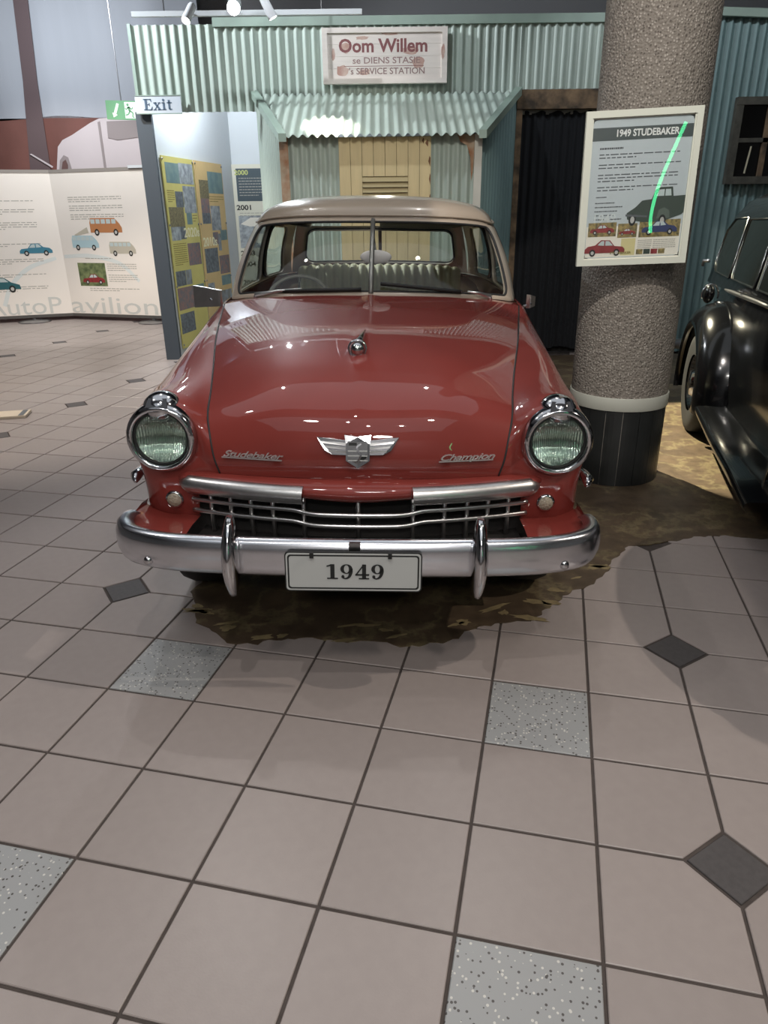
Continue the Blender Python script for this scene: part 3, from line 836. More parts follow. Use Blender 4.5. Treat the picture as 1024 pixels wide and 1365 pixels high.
# wheels
def wheel(sx, y):
    zc = .318 + math.sin(EP) * sx * .70
    o = MB().lathe([(.20, -.075), (.26, -.085), (.305, -.075), (.318, -.04), (.318, .04), (.305, .075), (.26, .085), (.20, .075)], (sx * .70, y, zc), 'x', 36).build('tyre', M_RUBBER, car, smooth=True)
    MB().lathe([(.205, .05 * sx), (.19, .075 * sx), (.15, .06 * sx), (.13, .085 * sx), (.07, .11 * sx), (.0, .115 * sx)], (sx * .70, y, zc), 'x', 30).build('hub_cap', M_CHROME, o, smooth=True)
    MB().lathe([(.205, -.05 * sx), (.0, -.05 * sx)], (sx * .70, y, zc), 'x', 30).build('rim', M_DARK, o)
for ay in AXLE:
    wheel(-1, ay); wheel(1, ay)

# grille: red apron bar, chrome wings, bars, pan
def bowed(x): return .205 + .115 * (abs(x) / .62) ** 2.0
def bar_path(x0, x1, y_off, z, n=24): return [(x0 + (x1 - x0) * k / n, bowed(x0 + (x1 - x0) * k / n) + y_off, z(x0 + (x1 - x0) * k / n)) for k in range(n + 1)]
def ell_sec(ru, rv, n=14, a0=0, a1=2 * PI): return [(ru * math.cos(a0 + (a1 - a0) * k / n), rv * math.sin(a0 + (a1 - a0) * k / n)) for k in range(n + 1)]
def apron_sec(t):
    e = min(1, (1 - abs(2 * t - 1)) * 9 + .25)
    c = 1 + .35 * math.exp(-((t - .5) / .13) ** 2)
    return ell_sec(.055 * e, .030 * e * c)
MB().sweep(bar_path(-.66, .66, .055, lambda x: .642 - .008 * math.exp(-(x / .2) ** 2), 44), apron_sec).build('grille_apron', M_RED, car, smooth=True)
for sx in (-1, 1):
    def wing_sec(t):  # noqa
        e = min(1, (1 - t) * 10 + .35) if True else 1
        return ell_sec(.036 * (1 if t < .9 else e), .034 * (1 if t < .9 else e), 14)
    pth = bar_path(.185, .635, .018, lambda x: .627 + .004 * (x - .185), 24)
    mb = MB().sweep(pth, wing_sec)
    t = wing_sec(0); p = pth[0]
    mb.poly([(p[0] - u * .12, p[1] - u, p[2] + w) for u, w in t[:-1]])
    mb.v = [(sx * x, y, z) for x, y, z in mb.v]
    mb.build('grille_wing', M_DULLCHROME, car, smooth=True, auto=50)
for z0 in (.566, .524):
    def zz(x, z0=z0): return z0 - (.010 * (1 - 1 / (1 + math.exp(-(abs(x) - .20) * 90))))
    MB().tube([(x, y - .012 * math.exp(-(max(0, abs(x) - .13) / .06) ** 2) - (.0), z) for x, y, z in bar_path(-.60, .60, .03, zz, 90)], .0085, 10).build('grille_bar', M_DULLCHROME, car, smooth=True)
for x in (-.53, -.455, -.38, -.30, -.19, 0, .19, .30, .38, .455, .53):
    MB().tube([(x, bowed(x) + .040, .63), (x, bowed(x) + .036, .57), (x, bowed(x) + .046, .445)], .0082, 8).build('grille_upright', M_DULLCHROME, car, smooth=True)
MB().sweep([(x, y + .12, 0) for x, y, z in bar_path(-.64, .64, .0, lambda x: 0, 20)], [(0, .40), (0, .68)]).build('grille_backing', M_DARK, car)
bp_plan = [(0, 0, 0), (.3, .008, 0), (.55, .026, 0), (.68, .055, 0), (.77, .10, 0), (.812, .16, 0), (.823, .22, 0), (.818, .27, 0)]
plan = cr(bp_plan, 6)
full = [(-x, y, z) for x, y, z in plan[1:][::-1]] + plan
dark = [p for p in full if abs(p[0]) <= .585]
MB().grid([[(p[0], p[1] + .045, .470) for p in dark], [(p[0], bowed(p[0]) + .10, .435) for p in dark]]).build('gravel_pan', M_PAN, car, smooth=True)
for sx in (-1, 1):
    seg = [p for p in full if sx * p[0] >= .575]
    if sx < 0: seg = seg[::-1]
    low = cr([(.58, .36, .475), (.60, .365, .475), (.72, .40, .468), (.80, .455, .472), (.815, .47, .475), (.826, .52, .475)], 6)
    n = len(seg); rr = [[], [], []]
    for i, p in enumerate(seg):
        q = low[int(i / (n - 1) * (len(low) - 1))]; q = (sx * q[0], q[1], q[2] + .02)
        a = (p[0] * .975, p[1] + .035, .533)
        rr[0].append(a); rr[1].append(tuple((u + v) / 2 + (.006 if k == 2 else 0) for k, (u, v) in enumerate(zip(a, q)))); rr[2].append(q)
    MB().grid(rr).build('valance', M_RED, car, smooth=True)

# bumper
sec = [(-.055, .562), (-.03, .576), (-.012, .577), (.0, .566), (.006, .54), (.008, .505), (.006, .475), (-.002, .448), (-.016, .428), (-.035, .420), (-.055, .428)]
sec = [(u, .418 + (w - .418) * .885) for u, w in sec]
def bsec(t):
    e = abs(2 * t - 1); k = 1 - .10 * max(0, (e - .86) / .14) ** 2
    return [(u, .50 + (w - .50) * k + .0) for u, w in sec]
bumper = MB().sweep(full, bsec).build('bumper', M_BUMPER, car, smooth=True)
for sx in (-1, 1):
    rr = []
    for i in range(17):
        t = i / 16; z = .372 + .262 * t
        w = .027 * (math.sin(PI * (.06 + .90 * t)) ** .45); dp = .050 * math.sin(PI * (.08 + .86 * t)) ** .55
        yc = .012 - .034 * math.sin(PI * (.1 + .8 * t)) + .02 * t
        rr.append([(sx * .395 + w * math.cos(2 * PI * k / 16), yc + dp * math.sin(2 * PI * k / 16), z) for k in range(16)])
    mb = MB().grid(rr, True); mb.poly(rr[0]); mb.poly(rr[-1])
    mb.build('bumper_guard', M_CHROME, car, smooth=True, auto=60)
    MB().lathe([(.016, .0), (.014, -.008), (.0, -.012)], (sx * .68, .052, .462), 'y', 12).build('bumper_bolt', M_CHROME, bumper, smooth=True)
MB().box(-.018, .018, -.014, .0, .52, .562).build('plate_bracket', M_STEEL, bumper)

# number plate
def rrect(w, h, r, n=5):
    out = []
    for cx, cy, a0 in ((w / 2 - r, h / 2 - r, 0), (-w / 2 + r, h / 2 - r, 90), (-w / 2 + r, -h / 2 + r, 180), (w / 2 - r, -h / 2 + r, 270)):
        for k in range(n + 1):
            a = math.radians(a0 + 90 * k / n); out.append((cx + r * math.cos(a), cy + r * math.sin(a)))
    return out
plate = empty('tmp_plate'); bpy.data.objects.remove(plate)
PC = Vector((-.003, -.032, .474)); PT = math.radians(-4)
def pfr(off): return lambda u, v, w: (PC.x + u, PC.y - off - w + v * math.tan(-PT) - .010 * (1 - (u / .216) ** 2) * 0, PC.z + v)
pl_o = MB().prism(rrect(.432, .134, .014), .006, pfr(0)).build('number_plate', M_INK, car)
MB().prism(rrect(.424, .126, .011), .0012, pfr(.006)).build('plate_face', M_PLATE, pl_o)
rg = MB(); o_, i_ = rrect(.414, .116, .010), rrect(.404, .106, .008)
rg.grid([[pfr(.0076)(u, v, 0) for u, v in o_], [pfr(.0076)(u, v, 0) for u, v in i_]], True)
rg.build('plate_border', M_INK, pl_o)
serif_text('1949', .050, M_INK, 'plate_number', pl_o, Matrix.Translation((PC.x + .006, PC.y - .0078, PC.z + .002)) @ Matrix.Rotation(PI / 2 + PT * 1, 4, 'X') @ Matrix.Diagonal((.92, 1, 1, 1)))
for u in (-.13, .115):
    MB().box(PC.x + u - .006, PC.x + u + .006, PC.y - .013, PC.y - .005, PC.z + .050, PC.z + .068).build('plate_clip', M_INK, pl_o)

# winged badge, lettering and hood ornament
def hood_y(x, z):
    # front face depth of the hood at height z
    for k in range(len(hc) - 1):
        if hc[k][1] <= z <= hc[k + 1][1]:
            t = (z - hc[k][1]) / (hc[k + 1][1] - hc[k][1]); c = hc[k][0] + (hc[k + 1][0] - hc[k][0]) * t
            s_ = hs[k]; a = abs(x) / s_[0]
            return c + (s_[1] - c) * a ** 2.2
    return .27
def on_hood(off): return lambda u, v, w: (u, hood_y(u, v) - .008 - off - w, v)
bo = MB().prism([(-.045, .832), (0, .826), (.045, .832), (.040, .805), (.040, .748), (.0, .722), (-.040, .748), (-.040, .805)], .014, on_hood(0)).build('hood_badge', M_CHROME, car)
for sx in (-1, 1):
    MB().prism([(sx * u, v) for u, v in ((.03, .765), (.085, .766), (.112, .780), (.138, .822), (.105, .820), (.03, .812))], .006, on_hood(0)).build('badge_wing', M_CHROME, bo)
for sx in (-1, 1):
    for q in range(3):
        MB().prism([(sx * u, v) for u, v in ((.04, .772 + q * .013), (.095 + q * .012, .775 + q * .0145), (.099 + q * .012, .782 + q * .0145), (.04, .780 + q * .013))], .003, on_hood(.006)).build('wing_rib', M_DULLCHROME, bo)
MB().prism([(-.033, .812), (.033, .812), (.033, .755), (.0, .734), (-.033, .755)], .0015, on_hood(.014)).build('shield_field', M_STEEL, bo)
for k in range(3):
    MB().prism([(-.033, .780 - k * .016), (.033, .780 - k * .016), (.033, .784 - k * .016), (-.033, .784 - k * .016)], .0015, on_hood(.0155)).build('shield_bar', M_PLATE, bo)
MB().prism([(-.030, .800), (-.003, .800), (-.003, .809), (-.030, .809)], .001, on_hood(.0155)).build('shield_panel', M_INK, bo)
MB().prism([(.006, .744), (.030, .758), (.030, .770), (.006, .762)], .001, on_hood(.0155)).build('shield_panel', M_INK, bo)
mb = MB()
for q in stroke([(.012, .806, .006), (-.002, .796, .006), (.002, .782, .007), (.010, .768, .007), (.002, .750, .006), (-.010, .744, .004)], 4): mb.prism(q, .002, on_hood(.0165))
mb.build('shield_serpent', M_CHROME, bo)
M_SCRIPT = mat('script_chrome', S(236, 236, 236), .38, 1.0)
def script(body, x, z, w, rot):
    yy = hood_y(x, z); sl = (hood_y(x + .02, z) - hood_y(x - .02, z)) / .04
    o = text_mesh(body, .052, M_SCRIPT, 'script_lettering', car, facing((x, yy - .010, z), math.atan(sl)) @ Matrix.Rotation(rot, 4, 'Z'), .003, .0004, .45, .92)
    for v in o.data.vertices: v.co.y *= .60
    fit_width(o, w)
    b = MB().box(-w / 2, w / 2, -.0145, -.0110, -.003, .003).build('script_underline', M_SCRIPT, o)
script('Studebaker', -.365, .752, .215, 0)
script('Champion', .368, .752, .190, 0)
oc = (-.018, .655, 1.048)
om = MB().lathe([(.036, .012), (.037, 0), (.033, -.008), (.029, -.004), (.029, .006)], oc, 'y', 26).build('hood_ornament', M_CHROME, car, smooth=True)
MB().sphere(oc, .026, 18, 12).build('ornament_globe', M_CHROME, om, smooth=True)
MB().tube([(-.018, .66, 1.056), (-.012, .74, 1.068), (-.006, .82, 1.074), (.002, .92, 1.078)], [.018, .013, .008, .002], 10).build('ornament_spear', M_CHROME, om, smooth=True)
MB().prism([(-.022, 0), (.022, 0), (.014, .030), (-.014, .030)], .05, lambda u, v, w: (u - .018, .64 + w, 1.012 + v)).build('ornament_base', M_CHROME, om)

# ---- cabin
def panel(name, a0, a1, ia0, ia1, iv0, iv1, rad, mtl, gl_mat, glname, v0=0.0, v1=1.0, n=14, inset=.010, seal=True):
    """sheet [a0,a1]x[v0,v1] on the cabin surface with a rounded window opening"""
    def rr(k0, k1, w0, w1, ra, rv):
        pts = []
        m = 7
        for (ca, cv, st) in ((k1 - ra, w1 - rv, 0), (k0 + ra, w1 - rv, 90), (k0 + ra, w0 + rv, 180), (k1 - ra, w0 + rv, 270)):
            arc = [(ca + ra * math.cos(math.radians(st + 90 * j / m)), cv + rv * math.sin(math.radians(st + 90 * j / m))) for j in range(m + 1)]
            pts += arc
            nxt = {0: (k0 + ra, w1), 90: (k0, w0 + rv), 180: (k1 - ra, w0), 270: (k1, w1 - rv)}[st]
            for j in range(1, n): pts.append((arc[-1][0] + (nxt[0] - arc[-1][0]) * j / n, arc[-1][1] + (nxt[1] - arc[-1][1]) * j / n))
        return pts
    inner = rr(ia0, ia1, iv0, iv1, rad[0], rad[1])
    outer = rr(a0, a1, v0, v1, .0001, .0001)
    fr = MB().grid([[G(*p) for p in outer], [G(a + (c - a) * .5, b + (d - b) * .5, .006) for (a, b), (c, d) in zip(outer, inner)], [G(a, b, .004) for a, b in inner], [G(a, b, -inset - .012) for a, b in inner]], True).build(name, mtl, car, smooth=True, auto=50)
    ca, cv = (ia0 + ia1) / 2, (iv0 + iv1) / 2
    k = 1.0 + .010
    g = MB(); rws = []
    for i in range(13):
        v = iv0 - .01 + (iv1 - iv0 + .02) * i / 12
        row = []
        for j in range(33):
            tt = -1 + 2 * j / 32
            # shrink the row ends inside the rounded corners
            dv = min(v - iv0, iv1 - v); sh = 0
            if dv < rad[1]:
                q = max(0, 1 - max(0, dv) / rad[1]); sh = rad[0] * (1 - math.sqrt(max(0, 1 - q * q))) * .85
            half = (ia1 - ia0) / 2 + .015 - sh
            row.append(G(ca + tt * half, v, -inset))
        rws.append(row)
    g.grid(rws).build(glname, gl_mat, fr, smooth=True)
    if seal:
        sl = []
        for a, b in inner + inner[:1]: sl.append(G(a, b, .000))
        MB().tube(sl, .007, 6, False).build('window_seal', M_RUBBER, fr, smooth=True)
    return fr
ws = panel('windscreen_frame', -2.95, 2.95, -2.50, 2.50, .055, .93, (.24, .16), M_BEIGE, M_GLASS, 'windscreen')
dv = [G(0, v, .004) for v in (.03, .25, .5, .75, .96)]
MB().tube(dv, .013, 8).build('windscreen_divider', mat('grey_bar', S(128, 128, 124), .4, .6), ws, smooth=True)
for sx in (-1, 1):
    if sx > 0:
        panel('door_window_frame', 2.95, 4.30, 3.18, 4.22, .06, .94, (.10, .14), M_BEIGE, M_SIDEGLASS, 'side_window')
        panel('quarter_window_frame', 4.30, 5.62, 4.40, 5.15, .06, .92, (.14, .16), M_BEIGE, M_SIDEGLASS, 'side_window')
    else:
        panel('door_window_frame', -4.30, -2.95, -4.22, -3.18, .06, .94, (.10, .14), M_BEIGE, M_SIDEGLASS, 'side_window')
        panel('quarter_window_frame', -5.62, -4.30, -5.15, -4.40, .06, .92, (.14, .16), M_BEIGE, M_SIDEGLASS, 'side_window')
# rear window built with the loop continued through the tail
_oldG = G
fb2, ft2 = loop_fn(bot[::-1]), loop_fn(top[::-1])
def G(a, v, out=0.0):
    p = fb2(a).lerp(ft2(a), v)
    n = Vector((p.x * .4, 1, .8)).normalized()
    return p + n * (.02 * math.sin(PI * v) + out)
rwf = panel('rear_window_frame', -1.38, 1.38, -1.02, 1.02, .20, .93, (.16, .16), M_BEIGE, M_SIDEGLASS, 'rear_window')
MB().tube([G(0, v, .0) for v in (.28, .5, .75, .95)], .014, 8).build('rear_divider', M_DASH, rwf, smooth=True)
G = _oldG
# roof shell
rows = []
levels = [(1.0, 0.0), (.992, .022), (.968, .048), (.925, .075), (.84, .102), (.68, .126), (.45, .142), (.22, .149), (.02, .151)]
loopt = [ft(k / 8) for k in range(-56, 57)]
ctr = Vector((0, 3.05, 0))
for s_, dz in levels:
    row = []
    for p in loopt:
        zb = p.z * s_ ** 2 + 1.465 * (1 - s_ ** 2)
        row.append((p.x * s_, ctr.y + (p.y - ctr.y) * s_, zb + dz))
    rows.append(row)
roof = MB().grid(rows).build('roof', M_BEIGE, car, smooth=True)
MB().grid([[(x * .97, 3.05 + (y - 3.05) * .97, z - .012) for x, y, z in r] for r in rows]).build('head_lining', M_LINER, roof, smooth=True)
gut = []
for k in range(-45, 46):
    p = ft(k / 8); n = (ft(k / 8 + .02) - ft(k / 8 - .02)); n = Vector((n.y, -n.x, 0)).normalized()
    gut.append(p + n * .006 + Vector((0, 0, .008)))
MB().tube(gut, .006, 6).build('drip_rail', M_BEIGE, roof, smooth=True)

# wipers
for x0, y0, x1, a in ((-.50, .02, -.09, 1), (.46, .02, .05, 1)):
    pass
def wiper(a_piv, a_mid, v_mid, a0, v0, a1, v1):
    p0 = G(a_piv, .012, .012); p1 = G(a_mid, v_mid, .030)
    o = MB().tube([p0 + Vector((0, -.015, -.012)), p0 + Vector((0, -.012, .010)), p0.lerp(p1, .5) + Vector((0, -.010, .010)), p1], [.015, .012, .008, .005], 8).build('wiper_arm', M_DULLCHROME, car, smooth=True)
    MB().tube([G(a0 + (a1 - a0) * k / 8, v0 + (v1 - v0) * k / 8, .018 + .006 * math.sin(PI * k / 8)) for k in range(9)], .0095, 8).build('wiper_blade', M_RUBBER, o, smooth=True)
wiper(-1.72, -.85, .10, -1.15, .075, -.12, .085)
wiper(1.78, 1.28, .085, .12, .155, 1.18, .075)

# interior
rows = []
for i in range(7):
    t = i / 6
    rows.append([(x / 10 * .70, 1.80 + .20 * (abs(x) / 10) ** 2 + .26 * t, 1.085 - .10 * t ** 2 - .012 * (abs(x) / 10)) for x in range(-10, 11)])
MB().grid(rows).build('dashboard', M_DASH, car, smooth=True)
MB().box(-.70, .70, 2.05, 2.09, .40, 1.0).build('firewall', M_DARK, car)
def bench(name, y, z0, z1, w, mtl, topmtl, rake):
    n = 19; pit = 2 * w / n; rws = []
    for r in range(13):
        t = r / 12; row = []
        for k in range(n * 6 + 1):
            x = -w + 2 * w * k / (n * 6); u = (k % 6) / 6
            sc = abs(math.sin(PI * k / 6)); e = 1 - (abs(x) / w) ** 6 * .4
            if t < .6: p = (x, y - .03 * sc + rake * t / .6, z0 + (z1 - z0 - .06) * t / .6)
            else:
                a = (t - .6) / .4 * PI * .75; p = (x, y + rake + .07 * (1 - math.cos(a)) - .03 * sc * (1 - (t - .6)), z1 - .06 + (.06 + .016 * sc) * math.sin(a) * e)
            row.append(p)
        rws.append(row)
    return MB().grid(rws).build(name, mtl, car, smooth=True)
bench('front_seat', 2.86, .55, 1.005, .62, M_SEATDARK, None, .12)
bench('rear_seat', 3.72, .62, 1.135, .64, M_CREAM, None, .14)
MB().box(-.62, .62, 3.92, 4.30, 1.02, 1.045).build('parcel_shelf', M_LINER, car)
MB().box(-.80, .80, 2.1, 4.2, .36, .40).build('cabin_floor', M_DARK, car)
sw = MB(); c = Vector((-.46, 2.42, .985)); tilt = math.radians(58)
def swp(a, r): return c + Vector((r * math.cos(a), r * math.sin(a) * math.cos(tilt), r * math.sin(a) * math.sin(tilt)))
stw = MB().tube([swp(2 * PI * k / 40, .205) for k in range(41)], .011, 8, False).build('steering_wheel', mat('grey_bakelite', S(150, 148, 138), .35), car, smooth=True)
for k in range(3): MB().tube([c, swp(PI / 2 + 2 * PI * k / 3, .2)], .008, 6).build('spoke', M_CHROME, stw, smooth=True)
MB().tube([c, c + Vector((0, -.30, -.25))], .02, 8).build('steering_column', M_DASH, stw, smooth=True)
mp = G(0, .46, -.14) + Vector((.018, 0, 0))
rm = MB().sphere(mp, .085, 22, 12, (1, .22, .42)).build('rear_view_mirror', mat('pale_mirror', S(232, 222, 218), .4), car, smooth=True)
MB().tube([mp, G(0, .80, -.03)], .007, 6).build('mirror_stalk', M_STEEL, rm, smooth=True)

# outside mirror
def outside_mirror(cx, cy, cz, w, h, yaw, base):
    R = Matrix.Rotation(yaw, 3, 'Z'); c = Vector((cx, cy, cz))
    def fr_(u, v, ww): return tuple(c + R @ Vector((u, -ww, v)))
    o = MB().prism([(-w / 2, h * .46), (w / 2, h * .28), (w / 2, -h * .40), (-w / 2, -h * .50)], .022, fr_).build('side_mirror', M_DULLCHROME, car)
    MB().prism([(-w / 2 + .006, h * .42), (w / 2 - .006, h * .25), (w / 2 - .006, -h * .36), (-w / 2 + .006, -h * .45)], .002, lambda u, v, ww: fr_(u, v, .022 + ww)).build('mirror_glass', M_DULLCHROME, o)
    MB().tube([c + Vector((.01, -.03, -.01)), c + Vector((.06 * (1 if cx < 0 else -1), 0, -.045)), base], .007, 8).build('mirror_stalk', M_CHROME, o, smooth=True)
outside_mirror(-.838, 1.78, 1.116, .150, .115, math.radians(-14), (-.775, 1.88, 1.06))
outside_mirror(.862, 2.05, 1.075, .060, .075, math.radians(50), (.83, 2.06, 1.0))
# door details
for sx in (-1, 1):
    MB().tube([(sx * .876, 2.62, .93), (sx * .905, 2.66, .93), (sx * .905, 2.76, .93), (sx * .882, 2.80, .93)], .010, 8).build('door_handle', M_CHROME, car, smooth=True)
    mb = MB()
    for yy in (2.06, 2.92):
        mb.grid([[(sx * (x + .0016), yy + d, z) for x, z in ((.815, 1.05), (.845, .97), (.866, .84), (.872, .64), (.848, .30))] for d in (-.003, .003)])
    mb.build('door_seam', M_INK, car)
MB().box(-.75, .75, 4.84, 4.90, .42, .54).build('rear_bumper', M_CHROME, car)

# ================================================================== PILLAR
PX, PY, PR = 1.42, 4.22, .277
pil = MB().lathe([(PR, .46), (PR, 4.69)], (PX, PY, 0), 'z', 64).build('column', M_PEBBLE, smooth=True)
tag(pil, 'round pebble-dashed grey column', kind='structure')
MB().lathe([(PR - .004, .455), (PR + .006, .455), (PR + .008, .46), (PR + .008, .525), (PR + .006, .53), (PR - .004, .53)], (PX, PY, 0), 'z', 64).build('band', mat('pale_band', S(176, 178, 168), .5), pil, smooth=True, auto=40)
MB().lathe([(PR - .010, .0), (PR - .010, .455)], (PX, PY, 0), 'z', 64).build('base_core', mat('pale_joint', S(150, 146, 138), .8), pil)
M_BTILE = mat('black_wall_tile', S(40, 42, 42), .35, 0, .2, 12)
nb = 18
for k in range(nb):
    a0, a1 = 2 * PI * (k + .02) / nb, 2 * PI * (k + .98) / nb
    mb = MB(); rr = []
    for z in (.004, .452):
        rr.append([(PX + PR * math.cos(a0 + (a1 - a0) * j / 4), PY + PR * math.sin(a0 + (a1 - a0) * j / 4), z) for j in range(5)])
    inn = [[(PX + (x - PX) * .965, PY + (y - PY) * .965, z) for x, y, z in r] for r in rr]
    mb.grid(rr); mb.grid(inn); mb.quad(rr[0][0], rr[1][0], inn[1][0], inn[0][0]); mb.quad(rr[0][-1], rr[1][-1], inn[1][-1], inn[0][-1])
    mb.grid([rr[1], inn[1]]); mb.grid([rr[0], inn[0]])
    mb.build('base_tile', M_BTILE, pil)

# ---- generic flat print helper: local frame of a board facing -y
class Board:
    def __init__(s, parent, origin, ux, up=(0, 0, 1)):
        s.p = parent; s.o = Vector(origin); s.ux = Vector(ux).normalized(); s.up = Vector(up).normalized()
        s.n = s.ux.cross(s.up).normalized()
        if s.n.y > 0 and abs(s.n.y) > .3: s.n = -s.n
    def P(s, u, v, w=0): return tuple(s.o + s.ux * u + s.up * v + s.n * w)
    def poly(s, name, pts, mtl, w, d=.0008, parent=None):
        return MB().prism(pts, d, lambda u, v, q: s.P(u, v, w + q)).build(name, mtl, parent or s.p)
    def rect(s, name, x0, y0, x1, y1, mtl, w, parent=None): return s.poly(name, rect(x0, y0, x1, y1), mtl, w, parent=parent)
    def many(s, name, polys, mtl, w, parent=None):
        mb = MB()
        for p in polys: mb.prism(p, .0006, lambda u, v, q: s.P(u, v, w + q))
        return mb.build(name, mtl, parent or s.p, merge=False)
    def text(s, name, body, u, v, size, mtl, w, width=None, offset=0, align='CENTER', parent=None, shear=0):
        M = Matrix((( s.ux.x, s.up.x, s.n.x, 0), (s.ux.y, s.up.y, s.n.y, 0), (s.ux.z, s.up.z, s.n.z, 0), (0, 0, 0, 1)))
        p = s.P(u, v, w)
        o = text_mesh(body, size, mtl, name, parent or s.p, Matrix.Translation(p) @ M, .0006, offset, shear, 1.0, align)
        if width: fit_width(o, width)
        return o
def lines(x0, x1, y, n, dy, h, rnd, last=.6):
    out = []
    for k in range(n):
        e = x1 if k < n - 1 else x0 + (x1 - x0) * last
        x = x0
        while x < e - .004:
            w = min(rnd.uniform(.012, .04) * (x1 - x0) / .35, e - x); out.append(rect(x, y - k * dy, x + w, y - k * dy + h)); x += w + .006 * (x1 - x0) / .35
    return out
rt_ = random.Random(11)
def car_shape(b, name, cx, cy, w, mtl, wl, kind, parent, flip=False, d=.0008, flat=False):
    """small printed picture of a vehicle seen from the side"""
    g = {'sedan': [(-.5, .06), (-.5, .14), (-.44, .20), (-.24, .22), (-.12, .36), (.10, .37), (.24, .25), (.42, .22), (.5, .15), (.5, .06)],
         'bus': [(-.5, .06), (-.5, .30), (-.46, .42), (.30, .42), (.44, .28), (.5, .18), (.5, .06)],
         'fast': [(-.5, .06), (-.48, .16), (-.30, .22), (-.16, .33), (.05, .34), (.30, .24), (.5, .18), (.5, .06)]}[kind]
    sg = -1 if flip else 1
    win = {'sedan': [[(-.20, .235), (-.10, .34), (-.01, .345), (-.01, .235)], [(.02, .235), (.02, .345), (.09, .345), (.18, .25)]],
           'bus': [[(-.46 + k * .165, .28), (-.46 + k * .165, .39), (-.33 + k * .165, .39), (-.33 + k * .165, .28)] for k in range(5)],
           'fast': [[(-.24, .23), (-.15, .315), (-.05, .32), (-.05, .23)], [(-.02, .23), (-.02, .32), (.06, .32), (.22, .25)]]}[kind]
    body = b.poly(name, [(cx + sg * u * w, cy + v * w) for u, v in g], mtl, wl, d, parent)
    sub = parent if flat else body
    b.many('printed_window', [[(cx + sg * u * w, cy + v * w) for u, v in p] for p in win], M_PRWIN, wl + d, sub)
    for u in (-.30, .30):
        k = b.poly('printed_wheel', ell(cx + sg * u * w, cy + .065 * w, .075 * w, .085 * w, 16), M_INK, wl + d, .0006, sub)
        b.poly('printed_hub', ell(cx + sg * u * w, cy + .065 * w, .040 * w, .045 * w, 12), M_PRHUB, wl + d + .0007, .0004, sub)
    return body
M_PRWIN = mat('print_window', S(190, 204, 204), .6)
M_PRHUB = mat('print_hub', S(190, 190, 186), .6)
M_PAPER = mat('paper_cool', S(192, 202, 206), .55)
M_PAPERW = mat('paper_warm', S(236, 232, 220), .6)
M_TXT = mat('print_text', S(96, 100, 104), .7)
M_TXTP = mat('print_text_pale', S(170, 168, 160), .7)

# ================================================================== FRAMED POSTER ON THE COLUMN
post_t = empty('framed_poster', (1.279, 3.862, 1.257))
tag(post_t, 'white framed information poster headed 1949 hung on the round column', 'poster')
PB = Board(post_t, (0, 0, 0), (.990, -.10, .030), (-.022, -.01, 1))
pw, ph = .540, .700
fx0, fx1 = -pw / 2, pw / 2
PB.poly('backing_board', rect(fx0, 0, fx1, ph), M_PAPERW, -.012, .018)
M_FRAME = mat('white_frame', S(206, 210, 198), .4)
for a in (rect(fx0, 0, fx1, .030), rect(fx0, ph - .030, fx1, ph)): PB.poly('frame_rail', a, M_FRAME, -.014, .036)
for a in (rect(fx0, .030, fx0 + .030, ph - .030), rect(fx1 - .030, .030, fx1, ph - .030)): PB.poly('frame_stile', a, M_FRAME, -.014, .036)
PB.poly('frame_bead', rect(fx0 + .030, .030, fx0 + .036, ph - .03), M_FRAME, .006, .010); PB.poly('frame_bead', rect(fx1 - .036, .030, fx1 - .030, ph - .03), M_FRAME, .006, .010)
x0, x1, y0, y1 = fx0 + .036, fx1 - .036, .036, ph - .036
PB.poly('mount', rect(x0, y0, x1, y1), M_INK, .0062, .0006)
cn_ = .022
paper = PB.poly('poster_sheet', [(x0, y0 + cn_), (x0 + cn_ * .3, y0 + cn_ * .3), (x0 + cn_, y0), (x1 - cn_, y0), (x1 - cn_ * .3, y0 + cn_ * .3), (x1, y0 + cn_), (x1, y1 - cn_), (x1 - cn_ * .3, y1 - cn_ * .3), (x1 - cn_, y1), (x0 + cn_, y1), (x0 + cn_ * .3, y1 - cn_ * .3), (x0, y1 - cn_)], M_PAPER, .0070, .0006)
PB.rect('poster_header', x0, y1 - .092, x1, y1 - .036, mat('header_grey', S(72, 82, 82), .5), .0078, paper)
PB.text('poster_title', '1949 STUDEBAKER', .022, y1 - .064, .042, mat('print_white', S(236, 238, 236), .5), .0088, .292, .0011, parent=paper)
T_ = []
T_ += lines(x0 + .040, x0 + .150, y1 - .130, 1, .02, .008, rt_, 1)
for yy, n in ((.155, 2), (.200, 2), (.245, 3), (.300, 2)): T_ += lines(x0 + .040, x1 - .040, y1 - yy, n, .014, .0045, rt_, .45)
T_ += lines(x0 + .038, x0 + .092, y1 - .345, 1, .02, .005, rt_, 1)
for k in range(7): T_ += lines(x0 + .036, x0 + .13 + .04 * ((k * 5) % 3) / 2, y1 - .372 - k * .019, 1, .02, .005, rt_, 1)
PB.many('poster_text', T_, M_TXT, .0078, paper)['kind'] = 'stuff'
PB.rect('lower_panel', x0 + .004, y0 + .004, x1 - .004, y0 + .150, M_PAPERW, .0078, paper)
PB.text('poster_year', '1949', x0 + .085, y0 + .185, .058, mat('print_ghost', S(206, 214, 214), .5), .0080, .105, .0006, parent=paper)
M_GREENDK = mat('print_truck', S(62, 74, 66), .5); M_PRRED = mat('print_red', S(150, 52, 54), .55, 0, .3, 30); M_PRBLUE = mat('print_blue', S(52, 62, 104), .5)
M_AUT = mat('print_autumn', S(168, 148, 92), .6, 0, 0, 60, col2=S(90, 84, 54))
